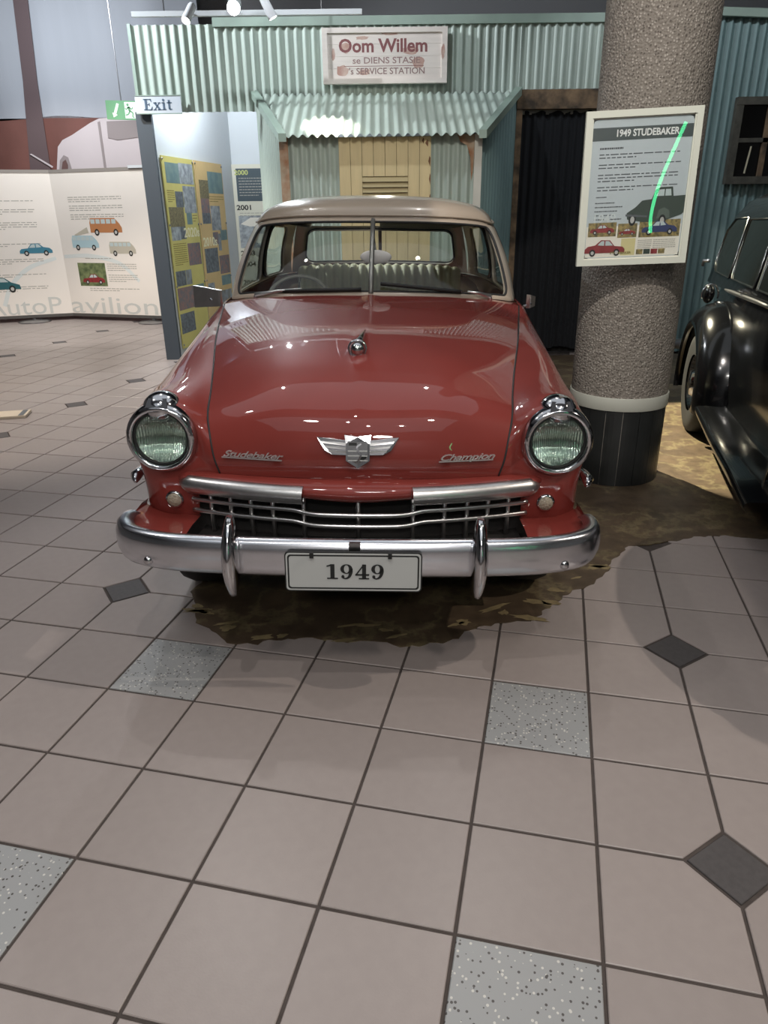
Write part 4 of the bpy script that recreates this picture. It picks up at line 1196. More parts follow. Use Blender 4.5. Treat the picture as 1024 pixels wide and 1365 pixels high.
# green pick-up picture
tx, ty, k = .085, y0 + .178, .50
tr = PB.poly('printed_pickup', [(tx + u * k, ty + v * k) for u, v in ((-.24, .0), (-.25, .06), (-.17, .11), (-.11, .17), (-.02, .18), (.01, .265), (.06, .285), (.17, .285), (.185, .20), (.31, .205), (.31, .06), (.28, .03), (.10, -.03), (-.08, -.03))], M_GREENDK, .0086, .0008, post_t)
PB.poly('printed_window', [(tx + u * k, ty + v * k) for u, v in ((.02, .205), (.045, .262), (.095, .265), (.095, .205))], M_PRWIN, .0095, .0005, tr)
PB.poly('printed_window', [(tx + u * k, ty + v * k) for u, v in ((.105, .205), (.105, .265), (.155, .265), (.165, .205))], M_PRWIN, .0095, .0005, tr)
for u, v in ((.10, -.02), (-.19, -.005)):
    PB.poly('printed_wheel', ell(tx + u * k, ty + v * k, .036 * k, .055 * k, 14), M_INK, .0095, .0004, tr); PB.poly('printed_hub', ell(tx + u * k, ty + v * k, .020 * k, .032 * k, 12), M_PRHUB, .0100, .0004, tr)
PB.poly('printed_bumper', [(tx + u * k, ty + v * k) for u, v in ((-.26, .03), (-.05, .015), (-.05, .030), (-.26, .05))], M_TXT, .0097, .0004, tr)
PB.poly('printed_fender', [(tx + u * k, ty + v * k) for u, v in ((.04, .0), (.06, .08), (.11, .10), (.16, .07), (.17, .0))], mat('print_truck_light', S(92, 104, 96), .5), .0092, .0003, tr)
for (a, b_, c_, d_, m1, m2) in ((x0 + .012, y0 + .102, x0 + .150, y0 + .168, M_AUT, M_PRRED), (x0 + .158, y0 + .094, x0 + .252, y0 + .160, M_AUT, M_PRRED), (x0 + .262, y0 + .092, x1 - .008, y0 + .172, M_AUT, M_PRBLUE)):
    ph_ = PB.rect('printed_photo', a, b_, c_, d_, m1, .0084, post_t)
    car_shape(PB, 'printed_car', (a + c_) / 2, b_ + .012, (c_ - a) * .86, m2, .0093, 'sedan', ph_, flat=True)
PB.rect('yellow_block', x0 + .18, y0 + .010, x0 + .250, y0 + .090, mat('print_yellow', S(214, 204, 150), .6), .0084, paper)
car_shape(PB, 'printed_car', x0 + .100, y0 + .012, .200, M_PRRED, .0095, 'sedan', post_t, True)
PB.text('poster_maker', 'STUDEBAKER', x0 + .180, y0 + .022, .014, mat('print_olive', S(140, 128, 70), .5), .0105, .105, .0003, parent=paper)
PB.many('poster_caption', lines(x0 + .262, x0 + .330, y0 + .076, 6, .009, .004, rt_) + lines(x0 + .338, x1 - .02, y0 + .076, 6, .009, .004, rt_), M_TXTP, .0086, paper)['kind'] = 'stuff'
for q in range(4): PB.rect('printed_photo', x0 + .258 + q * .036, y0 + .012, x0 + .290 + q * .036, y0 + .036, (M_AUT, M_GREENDK, M_PRRED, M_AUT)[q], .0086, paper)
PB.poly('picture_glass', rect(x0, y0, x1, y1), M_PICGLASS, .0130, .0010)

# ================================================================== BLACK CAR
bp0 = Vector((2.178, 4.813, 0))
bcar = empty('vintage_car', (bp0.x - .055 + .9736 * .86, bp0.y - .2284 * .86, 0), (0, 0, ANG))
tag(bcar, 'glossy black vintage saloon car behind the round column', 'car')
# local: x right, y towards the rear (away from camera); left side of the body at x = -.64
def bsection(y, hw, zb, zbelt, hwb):
    return [(0, y, zb), (hw * .96, y, zb), (hw, y, zb + .07), (hw * 1.02, y, (zb + zbelt) / 2), (hwb + .02, y, zbelt - .10), (hwb, y, zbelt)]
bs = [(-3.00, .22, .38, .98, .20), (-2.6, .34, .34, 1.0, .30), (-2.0, .46, .32, 1.01, .44), (-1.55, .58, .28, 1.0, .56), (-1.1, .64, .26, .995, .61), (-.4, .655, .26, .99, .625), (.4, .65, .26, .975, .62), (1.0, .60, .28, .96, .575), (1.45, .50, .34, .92, .47), (1.70, .40, .42, .80, .36)]
for sx in (-1, 1):
    cols = [cr([bsection(*s)[k] for s in bs], 6) for k in range(6)]
    rws = [[(sx * p[0], p[1], p[2]) for p in cr(list(r), 4)] for r in zip(*cols)]
    MB().grid(rws).build('body_side', M_BLACKPAINT, bcar, smooth=True)
rws = []
for y, hw, zb, zt, hb in ((-3.02, .20, .4, .98, .2),) + tuple(bs):
    if y > -1.0: continue
    rws.append([(hb * t, y, zt + .10 * (1 - t * t)) for t in (-1, -.8, -.5, -.2, 0, .2, .5, .8, 1)])
MB().grid(rws).build('hood', M_BLACKPAINT, bcar, smooth=True)
# cabin shell: rings at belt, window and roof
def ringpts(hw, y0, y1, z, r):
    out = []
    for cx, cy, a0 in ((hw - r, y1 - r, 0), (-hw + r, y1 - r, 90), (-hw + r, y0 + r, 180), (hw - r, y0 + r, 270)):
        for j in range(9): a = math.radians(a0 + 90 * j / 8); out.append((cx + r * math.cos(a), cy + r * math.sin(a), z))
    return out
lv = [ringpts(.62, -1.15, 1.55, .97, .20), ringpts(.60, -1.08, 1.52, 1.10, .22), ringpts(.565, -.92, 1.44, 1.35, .26), ringpts(.535, -.82, 1.34, 1.47, .28), ringpts(.49, -.72, 1.22, 1.56, .30), ringpts(.40, -.58, 1.05, 1.62, .30), ringpts(.26, -.40, .80, 1.655, .22), ringpts(.08, -.1, .4, 1.67, .06)]
cab = MB().grid(lv, True); cab.poly(lv[-1])
cab.build('roof', M_BLACKPAINT, bcar, smooth=True)
def bx_side(z):  # left side x of the cabin at height z
    for a, b in zip(lv, lv[1:]):
        za, zb = a[0][2], b[0][2]
        if za <= z <= zb:
            t = (z - za) / (zb - za); return -(max(p[0] for p in a) * (1 - t) + max(p[0] for p in b) * t)
    return -.62
for nm, poly in (('side_window', [(.62, 1.06), (1.12, 1.07), (1.20, 1.14), (1.12, 1.36), (.98, 1.44), (.62, 1.45)]), ('side_window', [(-.12, 1.06), (.50, 1.06), (.53, 1.10), (.53, 1.44), (-.12, 1.45)]), ('side_window', [(-.85, 1.06), (-.22, 1.06), (-.22, 1.45), (-.62, 1.44)])):
    for sx in (-1, 1):
        w = MB().prism(poly, .006, lambda u, v, q, sx=sx: (-sx * (bx_side(v) - .004 - q), u, v)).build(nm, M_BWIN if 'M_BWIN' in globals() else mat('black_car_glass', S(14, 17, 18), .08, spec=.25), bcar)
        cx, cy = sum(p[0] for p in poly) / len(poly), sum(p[1] for p in poly) / len(poly)
        MB().tube([(-sx * (bx_side(v) - .012), u, v) for u, v in [(cx + (a - cx) * 1.03, cy + (b - cy) * 1.03) for a, b in poly + poly[:1]]], .007, 6, False).build('window_surround', mat('dark_chrome', S(110, 112, 112), .2, 1.0), w, smooth=True)
for sx in (-1, 1):
    MB().tube([(sx * .632, -1.1, 1.0), (sx * .648, -.4, 1.0), (sx * .645, .35, .985), (sx * .628, .62, .975)], [.010, .014, .014, .006], 8).build('belt_moulding', M_STEEL, bcar, smooth=True)
    MB().tube([(sx * .66, .38, .905), (sx * .70, .40, .905), (sx * .705, .48, .90), (sx * .69, .53, .895)], [.012, .012, .010, .006], 8).build('door_handle', M_CHROME, bcar, smooth=True)
    MB().tube([(sx * .645, -.02, 1.02), (sx * .665, -.02, 1.02), (sx * .665, .04, 1.025), (sx * .645, .04, 1.03)], .006, 6).build('latch', M_CHROME, bcar, smooth=True)
    MB().tube([(sx * .60, 1.50, 1.12), (sx * .64, 1.53, 1.12), (sx * .64, 1.55, 1.08)], .014, 8).build('hinge', M_DULLCHROME, bcar, smooth=True)
    # rear fender: half dome over the wheel
    def fz(y): return y
    ring_ = []
    for i in range(25):
        a = PI * (-.06 + 1.12 * i / 24)
        cy, cz, ry, rz = .40, .30, .55, .62
        y = cy - ry * math.cos(a); z = max(.20, cz + rz * math.sin(a))
        prof = []
        for j in range(9):
            b = PI / 2 * j / 8
            prof.append((sx * (.58 + .275 * math.sin(b) ** .8), cy + (y - cy) * (.74 + .26 * math.cos(b) ** .9 if j < 8 else .74), cz + (z - cz) * (.74 + .26 * (math.cos(b) ** .9 if j < 8 else 0))))
        prof.append((sx * .82, cy + (y - cy) * .725, cz + (z - cz) * .725))
        ring_.append(prof)
    MB().grid(ring_).build('rear_fender', M_BLACKPAINT, bcar, smooth=True)
    if True:
        # front fender, out of frame but casting the shade on the floor
        ring_ = []
        for i in range(25):
            a = PI * (-.04 + 1.02 * i / 24); cy, cz, ry, rz = -2.45, .32, .80, .60
            y = cy - ry * math.cos(a); z = max(.22, cz + rz * math.sin(a)); prof = []
            for j in range(9):
                b = PI / 2 * j / 8
                prof.append((sx * (.42 + .43 * math.sin(b) ** .8), cy + (y - cy) * (.72 + .28 * (math.cos(b) ** .9 if j < 8 else 0)), cz + (z - cz) * (.72 + .28 * (math.cos(b) ** .9 if j < 8 else 0))))
            ring_.append(prof)
        MB().grid(ring_).build('front_fender', M_BLACKPAINT, bcar, smooth=True)
    # running board
    rb = cr([(-.12, .85, .28), (-.8, .875, .265), (-1.4, .885, .25), (-1.75, .88, .22)], 6)
    MB().grid([[(sx * .60, y, z + .03) for y, x, z in rb], [(sx * (x - .02), y, z + .012) for y, x, z in rb], [(sx * x, y, z) for y, x, z in rb], [(sx * (x - .015), y, z - .045) for y, x, z in rb]]).build('running_board', M_BLACKPAINT, bcar, smooth=True)
    # wheels
    for y in (.33, -2.45):
        t = MB().lathe([(.20, -.07), (.28, -.08), (.335, -.068), (.352, -.045), (.352, .045), (.335, .068), (.28, .08), (.20, .07)], (sx * .745, y, .352), 'x', 40).build('tyre', M_RUBBER, bcar, smooth=True)
        MB().lathe([(.205, .045 * sx), (.19, .06 * sx), (.17, .03 * sx), (.10, .04 * sx), (.085, .075 * sx), (.0, .085 * sx)], (sx * .745, y, .352), 'x', 30).build('hub_cap', M_CHROME, t, smooth=True)
        MB().lathe([(.205, -.04 * sx), (.0, -.04 * sx)], (sx * .745, y, .352), 'x', 24).build('rim', M_DARK, t)
    # tail lamp on the fender top
    tl = MB().sphere((sx * .74, .60, .95), .07, 16, 10, (.6, 1.0, 1.0)).build('fender_lamp', M_BLACKPAINT, bcar, smooth=True)
    MB().tube([(sx * .74 + .055 * math.cos(a), .535, .945 + .075 * math.sin(a)) for a in [PI * (-.1 + 1.2 * k / 14) for k in range(15)]], .006, 6).build('lamp_trim', M_CHROME, tl, smooth=True)
MB().tube([(-.82, 1.70, .38), (-.78, 1.84, .38), (-.5, 1.92, .38), (0, 1.94, .38), (.5, 1.92, .38), (.78, 1.84, .38), (.82, 1.70, .38)], .045, 10).build('rear_bumper', M_DULLCHROME, bcar, smooth=True)
MB().box(-.80, -.745, 1.72, 1.82, .20, .42).build('bumper_end', M_PAN, bcar)
MB().box(-.5, .5, -2.9, 1.5, .24, .28).build('underbody', M_DARK, bcar)
MB().tube([(-.72, -3.25, .46), (-.4, -3.34, .46), (0, -3.36, .46), (.4, -3.34, .46), (.72, -3.25, .46)], .045, 10).build('front_bumper', M_CHROME, bcar, smooth=True)
gsh = [(-.20, .40), (.20, .40), (.23, .70), (.19, .95), (.10, 1.04), (-.10, 1.04), (-.19, .95), (-.23, .70)]
gr_ = MB().prism(gsh, .10, lambda u, v, w: (u, -3.0 - w, v)).build('grille', M_BLACKPAINT, bcar)
for k in range(9): MB().tube([(-.16 + .04 * k, -3.106, .43), (-.16 + .04 * k, -3.112, .7), (-.145 + .036 * k, -3.104, .96)], .006, 6).build('grille_bar', M_CHROME, gr_, smooth=True)
MB().prism([(-.50, .99), (.50, .99), (.44, 1.40), (-.44, 1.40)], .012, lambda u, v, w: (u, -1.15 + (v - .97) * .62 - .012 - w, v)).build('windscreen', MATS['black_car_glass'], bcar)
for sx in (-1, 1): MB().sphere((sx * .50, -3.02, .78), .11, 18, 12, (1, 1.3, 1)).build('headlamp', M_BLACKPAINT, bcar, smooth=True)

# ================================================================== SIGNS
sg = empty('station_sign', (.064, 8.115, 2.692))
tag(sg, 'weathered white wooden sign lettered Oom Willem above the booth', 'sign')
SB = Board(sg, (0, 0, 0), (1, 0, .0), (0, 0, 1))
M_SIGN = mat('sign_boards', S(226, 216, 208), .7, 0, .1, 5, stretch=(.6, 1, 4)); M_SIGNRED = mat('sign_red', S(136, 84, 84), .7, 0, .2, 25)
for k in range(4): SB.poly('board', rect(-.57, .03 + k * .1015, .57, .1300 + k * .1015), M_SIGN, -.03, .032)
for a in (rect(-.607, 0, .607, .045), rect(-.607, .425, .607, .468)): SB.poly('frame_rail', a, M_SIGN, -.035, .055)
for a in (rect(-.607, .045, -.555, .425), rect(.555, .045, .607, .425)): SB.poly('frame_stile', a, M_SIGN, -.035, .055)
SB.text('sign_name', 'Oom Willem', -.015, .315, .155, M_SIGNRED, .0025, .86, .004)
SB.text('sign_line', 'se DIENS STASIE', .015, .195, .076, mat('sign_grey', S(150, 122, 118), .7), .0025, .66, .0008)
SB.text('sign_line', "'s SERVICE STATION", .02, .105, .076, mat('sign_grey2', S(138, 112, 108), .7), .0025, .74, .0008)
SB.rect('sign_rule', -.40, .148, .38, .152, M_SIGNRED, .0025)
M_STAIN = mat('sign_stain', S(178, 140, 128), .8, 0, 0, 12, col2=S(200, 176, 164))
for (u, v, a, b) in ((.24, .275, .09, .035), (.33, .175, .07, .05), (-.42, .11, .07, .055), (-.38, .30, .055, .045), (-.22, .385, .07, .018), (.05, .42, .09, .016), (-.50, .25, .02, .06), (.565, .26, .02, .07), (-.2, .10, .06, .03)):
    n = 16; SB.poly('stain', [(u + a * (.7 + .4 * rt_.random()) * math.cos(2 * PI * k / n), v + b * (.7 + .4 * rt_.random()) * math.sin(2 * PI * k / n)) for k in range(n)], M_STAIN, .0208 if abs(u) > .555 or v > .42 else .0021, .0003)

ex = empty('exit_sign', (-2.198, 8.13, 2.462))
tag(ex, 'pale panel lettered Exit at the lower corner of the facade', 'sign')
EB = Board(ex, (0, 0, 0), (1, 0, .0), (0, 0, 1))
EB.poly('panel', rect(-.228, 0, .228, .150), mat('exit_panel', S(196, 204, 212), .5), -.01, .02)
EB.poly('panel_edge', rect(-.228, -.008, .228, .0), M_TRIM, -.012, .026); EB.poly('panel_edge', rect(-.228, .150, .228, .158), M_TRIM, -.012, .026)
serif_text('Exit', .098, mat('exit_letters', S(78, 98, 118), .6), 'sign_letters', ex, facing((-.005, -.0115, .076)))

gs = empty('emergency_sign', (-2.83, 8.96, 2.50))
tag(gs, 'small green emergency exit sign with arrow and running figure', 'sign')
GB = Board(gs, (0, 0, 0), (1, 0, -.03), (.03, 0, 1))
GB.poly('panel', rect(-.175, 0, .175, .185), mat('exit_green', S(98, 150, 110), .5), -.01, .02)
M_SW = mat('sign_white', S(232, 240, 232), .5)
GB.poly('arrow', [(-.10, .020), (-.055, .045), (-.07, .052), (-.03, .150), (-.055, .160), (-.095, .062), (-.11, .068)], M_SW, .0102)
GB.rect('door_symbol', .03, .015, .165, .172, M_SW, .0102)
M_GF = MATS['exit_green']
fig = [ell(.065, .145, .014, .014, 12)] + stroke([(.07, .128, .026), (.085, .085, .026)], 3) + stroke([(.07, .122, .011), (.045, .10, .011), (.035, .115, .01)], 3) + stroke([(.075, .122, .011), (.105, .105, .011), (.12, .122, .01)], 3) + stroke([(.084, .085, .016), (.065, .055, .014), (.035, .045, .012)], 3) + stroke([(.088, .085, .016), (.115, .065, .014), (.11, .03, .012), (.13, .026, .01)], 3)
GB.many('running_figure', fig, M_GF, .0112)
MB().tube([(0, .005, .185), (0, .005, 2.2)], .006, 6).build('hanger', M_STEEL, gs)

# ================================================================== CEILING TRACK WITH SPOTLIGHTS
trk = MB().box(-2.19, -.14, 7.55, 7.585, 3.150, 3.190).build('light_track', mat('track_white', S(200, 204, 206), .4))
tag(trk, 'white spotlight track hanging in front of the corrugated facade', 'track')
for x in (-1.9, -.5):
    MB().tube([(x, 7.567, 3.19), (x, 7.567, 4.69)], .006, 6).build('hanging_rod', M_STEEL, trk)
M_LAMPW = mat('lamp_white', S(210, 212, 214), .35)
def track_lamp(px, py, tgt, power, angle, label, bright, col=COOL, sc=1.0):
    b = at(px, py, 7.33); d = (Vector(tgt) - b).normalized()
    o = empty('track_spotlight', (b.x, b.y, b.z)); tag(o, label, 'spotlight', 'spotlights on the white track')
    q = d.to_track_quat('Z', 'Y').to_matrix()
    def T(p): return tuple(q @ Vector(p) * sc)
    mb = MB().lathe([(.0, -.13), (.030, -.128), (.036, -.11), (.040, .05), (.036, .05), (.034, .03)], (0, 0, 0), 'z', 22); mb.v = [T(p) for p in mb.v]
    mb.build('housing', M_LAMPW, o, smooth=True, auto=40)
    mb = MB().lathe([(.0345, .034), (.0, .036)], (0, 0, 0), 'z', 22); mb.v = [T(p) for p in mb.v]
    mb.build('bulb_face', mat('bulb_%d' % bright, (1, 1, 1, 1), .5, emit=(1, .98, .95, 1), estr=bright), o)
    MB().tube([(0, 0, 0), (0, .03, .03), (0, 7.545 - b.y, 3.17 - b.z)], .009, 8).build('bracket', M_LAMPW, o, smooth=True)
    s = spot(b + d * .06, tgt, power, angle, col, .035, .4); s.name = 'track_beam'; s.data.name = 'track_beam'
    return o
track_lamp(250, 22, (-2.6, 5.2, .4), 60, 50, 'left spotlight on the white track turned down left', 20)
track_lamp(312, 8, (-.7, 2.0, .9), 130, 48, 'dazzling middle spotlight on the white track facing the viewer', 160, COOL, 1.5)
track_lamp(360, 16, (-.47, 7.40, 2.24), 330, 30, 'right spotlight on the white track aimed at the awning', 30, (1, .97, .82))

# ================================================================== TIMELINE POSTERS IN THE CORRIDOR
def photo_col(i): return [mat('photo_a', S(124, 132, 138), .6, 0, 0, 26, col2=S(92, 98, 104)), mat('photo_b', S(160, 170, 182), .6, 0, 0, 14, col2=S(130, 130, 120)), mat('photo_c', S(184, 192, 196), .6, 0, 0, 18, col2=S(132, 138, 144)), mat('photo_d', S(132, 156, 152), .6, 0, 0, 10, col2=S(112, 140, 144)), mat('photo_e', S(158, 124, 118), .6, 0, 0, 20, col2=S(118, 120, 126)), mat('photo_f', S(150, 140, 104), .6, 0, 0, 50, col2=S(110, 104, 82))][i % 6]
def wall_poster(name, label, t0, t1, base, photos, year, texts):
    o = empty(name, cpt(t0, .01, .10)); tag(o, label, 'poster', 'tall timeline posters on the corridor wall')
    b = Board(o, (0, 0, 0), tuple(cd)); b.n = cn.copy()
    w, h = t1 - t0, 2.0
    pn = b.poly('panel', rect(0, 0, w, h), base, 0, .012)
    for (x0, y0, x1, y1, i) in photos: b.rect('printed_photo', x0 * w, y0 * h, x1 * w, y1 * h, photo_col(i), .0122, o)
    for (x0, y0, x1, y1, n) in texts: b.many('printed_text', lines(x0 * w, x1 * w, y1 * h, n, (y1 - y0) * h / n, .008, rt_), mat('print_brown', S(150, 132, 70), .7), .0122, o)['kind'] = 'stuff'
    b.text('printed_decade', year[0], year[1] * w, year[2] * h, .14, mat('print_cream', S(244, 238, 200), .6), .0126, .42, .003)
    for u in (.02, .98):
        for v in (.02, .34, .66, .985): 
            p = b.P(u * w, v * h, .012); MB().sphere(p, .012, 10, 6).build('stand_off', M_STEEL, o, smooth=True)
M_YEL = mat('poster_yellow', S(220, 210, 128), .55, 0, .06, 6); M_ORA = mat('poster_orange', S(226, 196, 138), .55, 0, .06, 6)
wall_poster('timeline_poster', 'yellow timeline poster with photographs beside the charcoal jamb', .06, .84, M_YEL,
            [(.08, .87, .50, .97, 3), (.50, .87, .97, .975, 2), (.30, .75, .55, .83, 0), (.56, .72, .98, .86, 2), (.05, .65, .52, .75, 5), (.05, .58, .34, .65, 2), (.34, .585, .52, .65, 0), (.60, .66, .78, .72, 3), (.52, .44, .96, .56, 4), (.03, .34, .35, .42, 0), (.36, .34, .55, .42, 1), (.02, .21, .60, .33, 4), (.65, .25, .95, .33, 3), (.02, .08, .5, .19, 0)],
            ('2020s', .72, .615), [(.06, .44, .48, .56, 11), (.06, .765, .28, .83, 6), (.80, .66, .96, .72, 4)])
wall_poster('timeline_poster', 'orange timeline poster with photographs deeper in the corridor', .88, 1.70, M_ORA,
            [(.10, .80, .42, .90, 5), (.42, .83, .98, .95, 3), (.10, .72, .40, .80, 4), (.10, .66, .40, .72, 0), (.42, .62, .78, .76, 2), (.42, .54, .62, .61, 4), (.60, .50, .72, .60, 1), (.72, .56, .98, .62, 3), (.06, .38, .55, .52, 0), (.58, .36, .98, .47, 4), (.60, .29, .98, .35, 3), (.06, .22, .3, .32, 2), (.5, .18, .96, .26, 1)],
            ('2010s', .30, .555), [(.42, .77, .96, .81, 3)])
wp = empty('timeline_poster', (-1.93, 10.30, .10)); tag(wp, 'white timeline poster listing years on the corridor end wall', 'poster', 'tall timeline posters on the corridor wall')
wb = Board(wp, (0, 0, 0), (1, 0, 0))
wb.poly('panel', rect(0, 0, .72, 2.02), mat('poster_cream', S(222, 220, 204), .6), 0, .02)
wb.rect('header', .05, 1.58, .70, 1.97, mat('poster_slate', S(74, 88, 96), .6), .0202)
wb.text('header_year', '2000', .12, 1.92, .08, mat('print_lime', S(190, 196, 120), .6), .0212, .18, .002)
wb.many('header_text', lines(.08, .50, 1.85, 7, .034, .010, rt_), M_TXTP, .0212)['kind'] = 'stuff'
wb.poly('round_emblem', ell(.64, 1.77, .075, .10, 20), mat('emblem_pale', S(176, 190, 190), .6), .0212)
for yr, v in (('2001', 1.50), ('2003', .93), ('2004', .79), ('2005', .55), ('2007', .05)):
    wb.text('year', yr, .13, v, .085, M_INK, .0202, .19, .002)
    wb.many('year_text', lines(.26 if v < 1.2 else .06, .66, v - (.0 if v < 1.2 else .07), 2, .03, .008, rt_), M_TXTP, .0202)['kind'] = 'stuff'
wb.rect('printed_photo', .04, 1.00, .66, 1.40, photo_col(2), .0202)
wb.poly('printed_photo_detail', [(.06, 1.30), (.20, 1.38), (.52, 1.38), (.64, 1.30), (.52, 1.27), (.18, 1.27)], M_PAPERW, .0212)
wb.poly('printed_photo_detail', ell(.30, 1.12, .11, .06, 18), M_PAPERW, .0212)
wb.rect('printed_photo', .04, .10, .26, .45, photo_col(1), .0202)

# ================================================================== LEFT SIDE: MURAL AND FOLDING DISPLAY
mur = empty('mural_banner', (-5.5, 12.75, 0)); tag(mur, 'huge printed mural of a pale car on red ground behind the display', 'mural')
def mrow(z0, z1, n=60):
    rws = []
    for z in (z0, (z0 + z1) / 2, z1):
        rws.append([(-3.4 + 6.2 * k / n, .02 * math.sin(k * .8) + .015 * math.sin(k * .31), z) for k in range(n + 1)])
    return rws
zsky = [at(x, y, 12.75) for x, y in ((0, 106), (100, 113), (165, 118))]
M_SKYP = mat('mural_sky', S(178, 182, 190), .8, 0, .08, 1.2, stretch=(2, 1, .3)); M_GRP = mat('mural_ground', S(128, 84, 76), .8, 0, .25, 1.6)
MB().grid(mrow(2.95, 4.65)).build('printed_sky', M_SKYP, mur, smooth=True)
g_ = mrow(.10, 2.95); g_[2] = [(x, y, z + .03 * math.sin(x * 3)) for x, y, z in g_[2]]
MB().grid(g_).build('printed_ground', M_GRP, mur, smooth=True)
def mloc(px, py, d=.05):
    p = at(px, py, 12.75 - d); return (p.x + 5.5, p.z)
def mpoly(name, pts, mtl, d): MB().prism([mloc(*p) for p in pts], .006, lambda u, v, w: (u, -d - w, v)).build(name, mtl, mur)
M_PCAR = mat('mural_car', S(206, 196, 198), .7, 0, .06, 1.5); M_PCAR2 = mat('mural_car_glass', S(150, 140, 140), .7); M_PDK = mat('mural_dark', S(104, 78, 74), .7)
mpoly('printed_strip', [(14, -30), (34, -30), (50, 108), (70, 240), (42, 240), (31, 108)], mat('mural_strip', S(100, 84, 86), .8), .06)
mpoly('printed_car_body', [(76, 240), (78, 196), (84, 187), (97, 180), (121, 164), (133, 158), (200, 153), (200, 240)], M_PCAR, .07)
mpoly('printed_car_window', [(143, 162), (200, 160), (200, 181), (158, 187), (145, 184)], M_PCAR2, .08)
mpoly('printed_car_arch', [(80, 232), (81, 214), (86, 207), (92, 210), (97, 226), (97, 232)], M_PCAR2, .08)
mpoly('printed_car_wheel', [(83, 232), (85, 216), (89, 213), (92, 220), (92, 232)], M_PDK, .09)
mpoly('printed_seam', [(131, 163), (134, 162), (145, 240), (142, 240)], M_PCAR2, .08)
mpoly('printed_aerial', [(41, 206), (43, 205), (72, 222), (71, 224)], M_PCAR, .08)

fd = empty('folding_display', (-4.6, 11.5, 0)); tag(fd, 'white folding display board with printed vehicles and grey lettering', 'display board')
O = Vector((-4.6, 11.5, 0))
def disp_panel(p0, p1, nm):
    a, b = Vector(p0) - O, Vector(p1) - O; b_ = Board(fd, a, b - a); w = (b - a).length
    if b_.n.y > 0: b_.n = -b_.n
    m = b_.poly(nm, rect(0, .10, w, 2.12), mat('display_white', S(240, 234, 226), .5, 0, .03, 2), -.02, .02)
    b_.poly('top_rail', rect(0, 2.12, w, 2.165), mat('display_rail', S(150, 144, 138), .4), -.03, .035)
    b_.poly('bottom_rail', rect(0, .055, w, .10), mat('display_rail_dark', S(84, 82, 80), .5), -.03, .035)
    return b_, w
FOLD = (at(64, 226, 11.75).x, 11.75, 0)
FX = -4.93
pr, wr = disp_panel((FX, 11.75, 0), (-3.36, 11.25, 0), 'panel')
pl_, wl_ = disp_panel((FX - 1.62, 11.20, 0), (FX, 11.75, 0), 'panel')
def foot(x, y):
    f = MB().lathe([(.0, .0), (.24, .0), (.24, .012), (.20, .028), (.10, .034), (.03, .04), (.03, .056)], (x - O.x, y - O.y, .0), 'z', 26).build('foot', M_STEEL, fd, smooth=True, auto=40)
foot(-3.50, 11.26); foot(FX - .52, 11.50)
for (b, u) in ((pr, wr - .13), (pl_, wl_ * .35)):
    b.poly('clip', rect(u - .12, 2.15, u + .12, 2.185), M_WHITE, .0, .02)
M_VORA = mat('print_van_orange', S(188, 128, 84), .6); M_VBLU = mat('print_van_blue', S(174, 202, 210), .6); M_VBEI = mat('print_van_beige', S(190, 184, 168), .6)
M_TEAL = mat('print_teal', S(64, 128, 150), .6); M_TEALD = mat('print_teal_dark', S(40, 96, 104), .6); M_CYEL = mat('print_car_yellow', S(226, 214, 60), .6)
M_PALE = mat('print_pale_lettering', S(204, 206, 202), .6); M_PALEARC = mat('print_pale_arc', S(220, 226, 224), .6)
def dl(b, x0, x1, y, n): b.many('printed_text', lines(x0, x1, y, n, .030, .010, rt_), M_TXTP, .0006)['kind'] = 'stuff'
for y in (1.78, 1.66, 1.54): dl(pr, .26, 1.20, y, 3)
car_shape(pr, 'printed_bus', .86, 1.26, .56, M_VORA, .001, 'bus', fd, False)
car_shape(pr, 'printed_bus', .45, 1.05, .48, M_VBLU, .001, 'bus', fd, False)
pr.poly('printed_pop_top', [(.27, 1.26), (.52, 1.37), (.54, 1.29), (.30, 1.25)], M_VBEI, .0012)
car_shape(pr, 'printed_bus', 1.10, .97, .46, M_VBEI, .001, 'bus', fd, False)
dl(pr, .40, 1.22, .92, 1)
ph_ = pr.rect('printed_photo', .24, .52, .74, .86, mat('print_foliage', S(128, 140, 96), .6, 0, 0, 14, col2=S(78, 92, 60)), .001)
car_shape(pr, 'printed_car', .50, .55, .40, M_PRRED, .002, 'sedan', ph_, flat=True)
dl(pr, .78, 1.30, .84, 4); dl(pr, .78, 1.30, .68, 4); dl(pr, .40, 1.30, .48, 2)
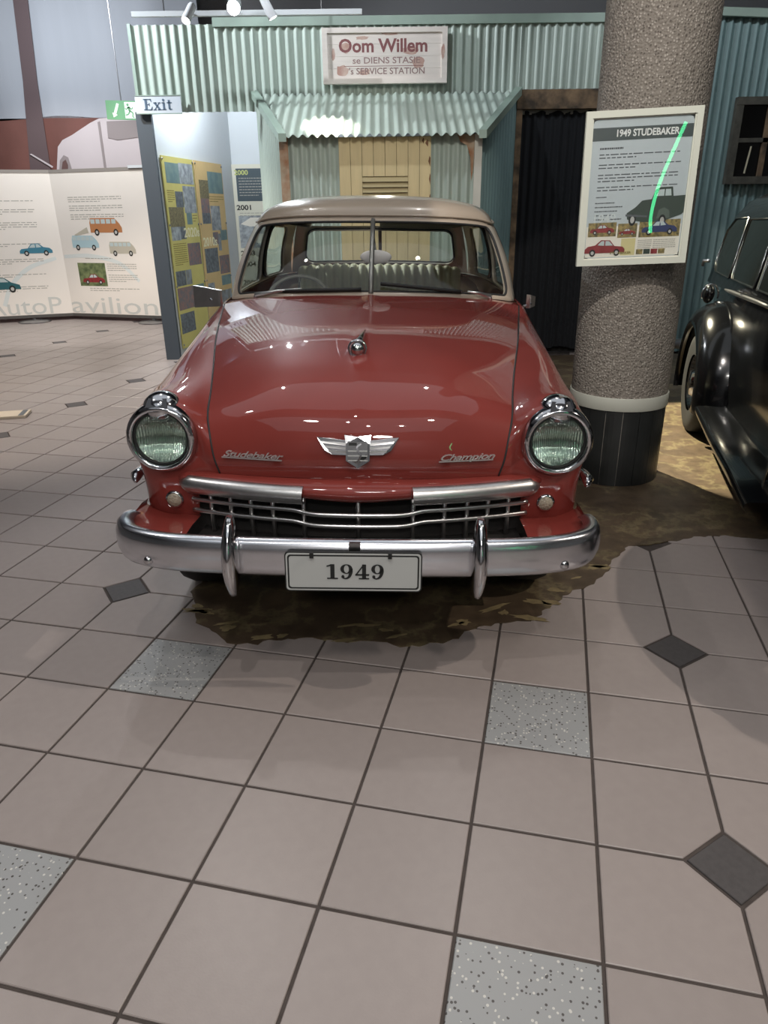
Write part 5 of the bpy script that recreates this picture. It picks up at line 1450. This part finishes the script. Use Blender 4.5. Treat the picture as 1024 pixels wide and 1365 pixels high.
for y, n in ((1.74, 2), (1.62, 3), (1.44, 4), (1.14, 2), (.92, 3), (.70, 2), (.52, 3)): dl(pl_, .30, 1.42, y, n)
car_shape(pl_, 'printed_car', 1.34, .98, .46, M_TEAL, .002, 'sedan', fd)
car_shape(pl_, 'printed_car', .72, .46, .62, M_TEALD, .002, 'fast', fd, True)
car_shape(pl_, 'printed_car', .46, 1.36, .46, M_CYEL, .002, 'sedan', fd)
pr.text('display_lettering', 'avilion', .80, .22, .36, M_PALE, .001, 1.58, .0)
pl_.text('display_lettering', 'AutoP', 1.02, .22, .36, M_PALE, .001, 1.10, .0)
arcp = []
for q in stroke([(.02, .95, .05), (.5, .96, .06), (1.0, .86, .06), (1.32, .60, .05)], 8): arcp.append(q)
pr.many('pale_arc', arcp, M_PALEARC, .0004)
arcp = stroke([(1.60, .93, .05), (1.2, .80, .06), (.9, .55, .06), (.75, .25, .06)], 8)
pl_.many('pale_arc', arcp, M_PALEARC, .0004)

# flat brochure box lying on the left floor
fb_ = empty('floor_tray', (-3.16, 5.74, 0)); tag(fb_, 'low pale tray lying on the tiles at the left', 'tray')
q0 = []
MB().box(-.62, .22, -.10, .10, .002, .022).build('tray', mat('tray_pale', S(206, 192, 172), .5), fb_)
MB().box(.16, .20, -.09, .09, .0225, .024).build('tray_strip', M_TXT, fb_)
MB().box(-.50, -.20, -.06, .06, .0225, .024).build('tray_print', mat('tray_print', S(186, 172, 152), .5), fb_)
fb_.rotation_euler = (0, 0, math.radians(12))

# green neon tube behind the viewer (seen as reflections in glass and lamps)
nt_ = empty('neon_light', (2.2, -3.0, 0)); tag(nt_, 'curved green neon tube glowing behind the viewer', 'neon light')
npts = cr([(.38, 0, 2.38), (.27, 0, 2.05), (.15, 0, 1.65), (.10, 0, 1.30), (.12, 0, 1.05)], 8)
MB().tube(npts, .022, 10).build('tube', mat('neon_green', (.1, 1, .4, 1), .5, emit=(.10, 1, .38, 1), estr=7), nt_, smooth=True)
MB().box(.06, .18, -.06, .06, .0, 1.06).build('stand', M_CHARCOAL, nt_)
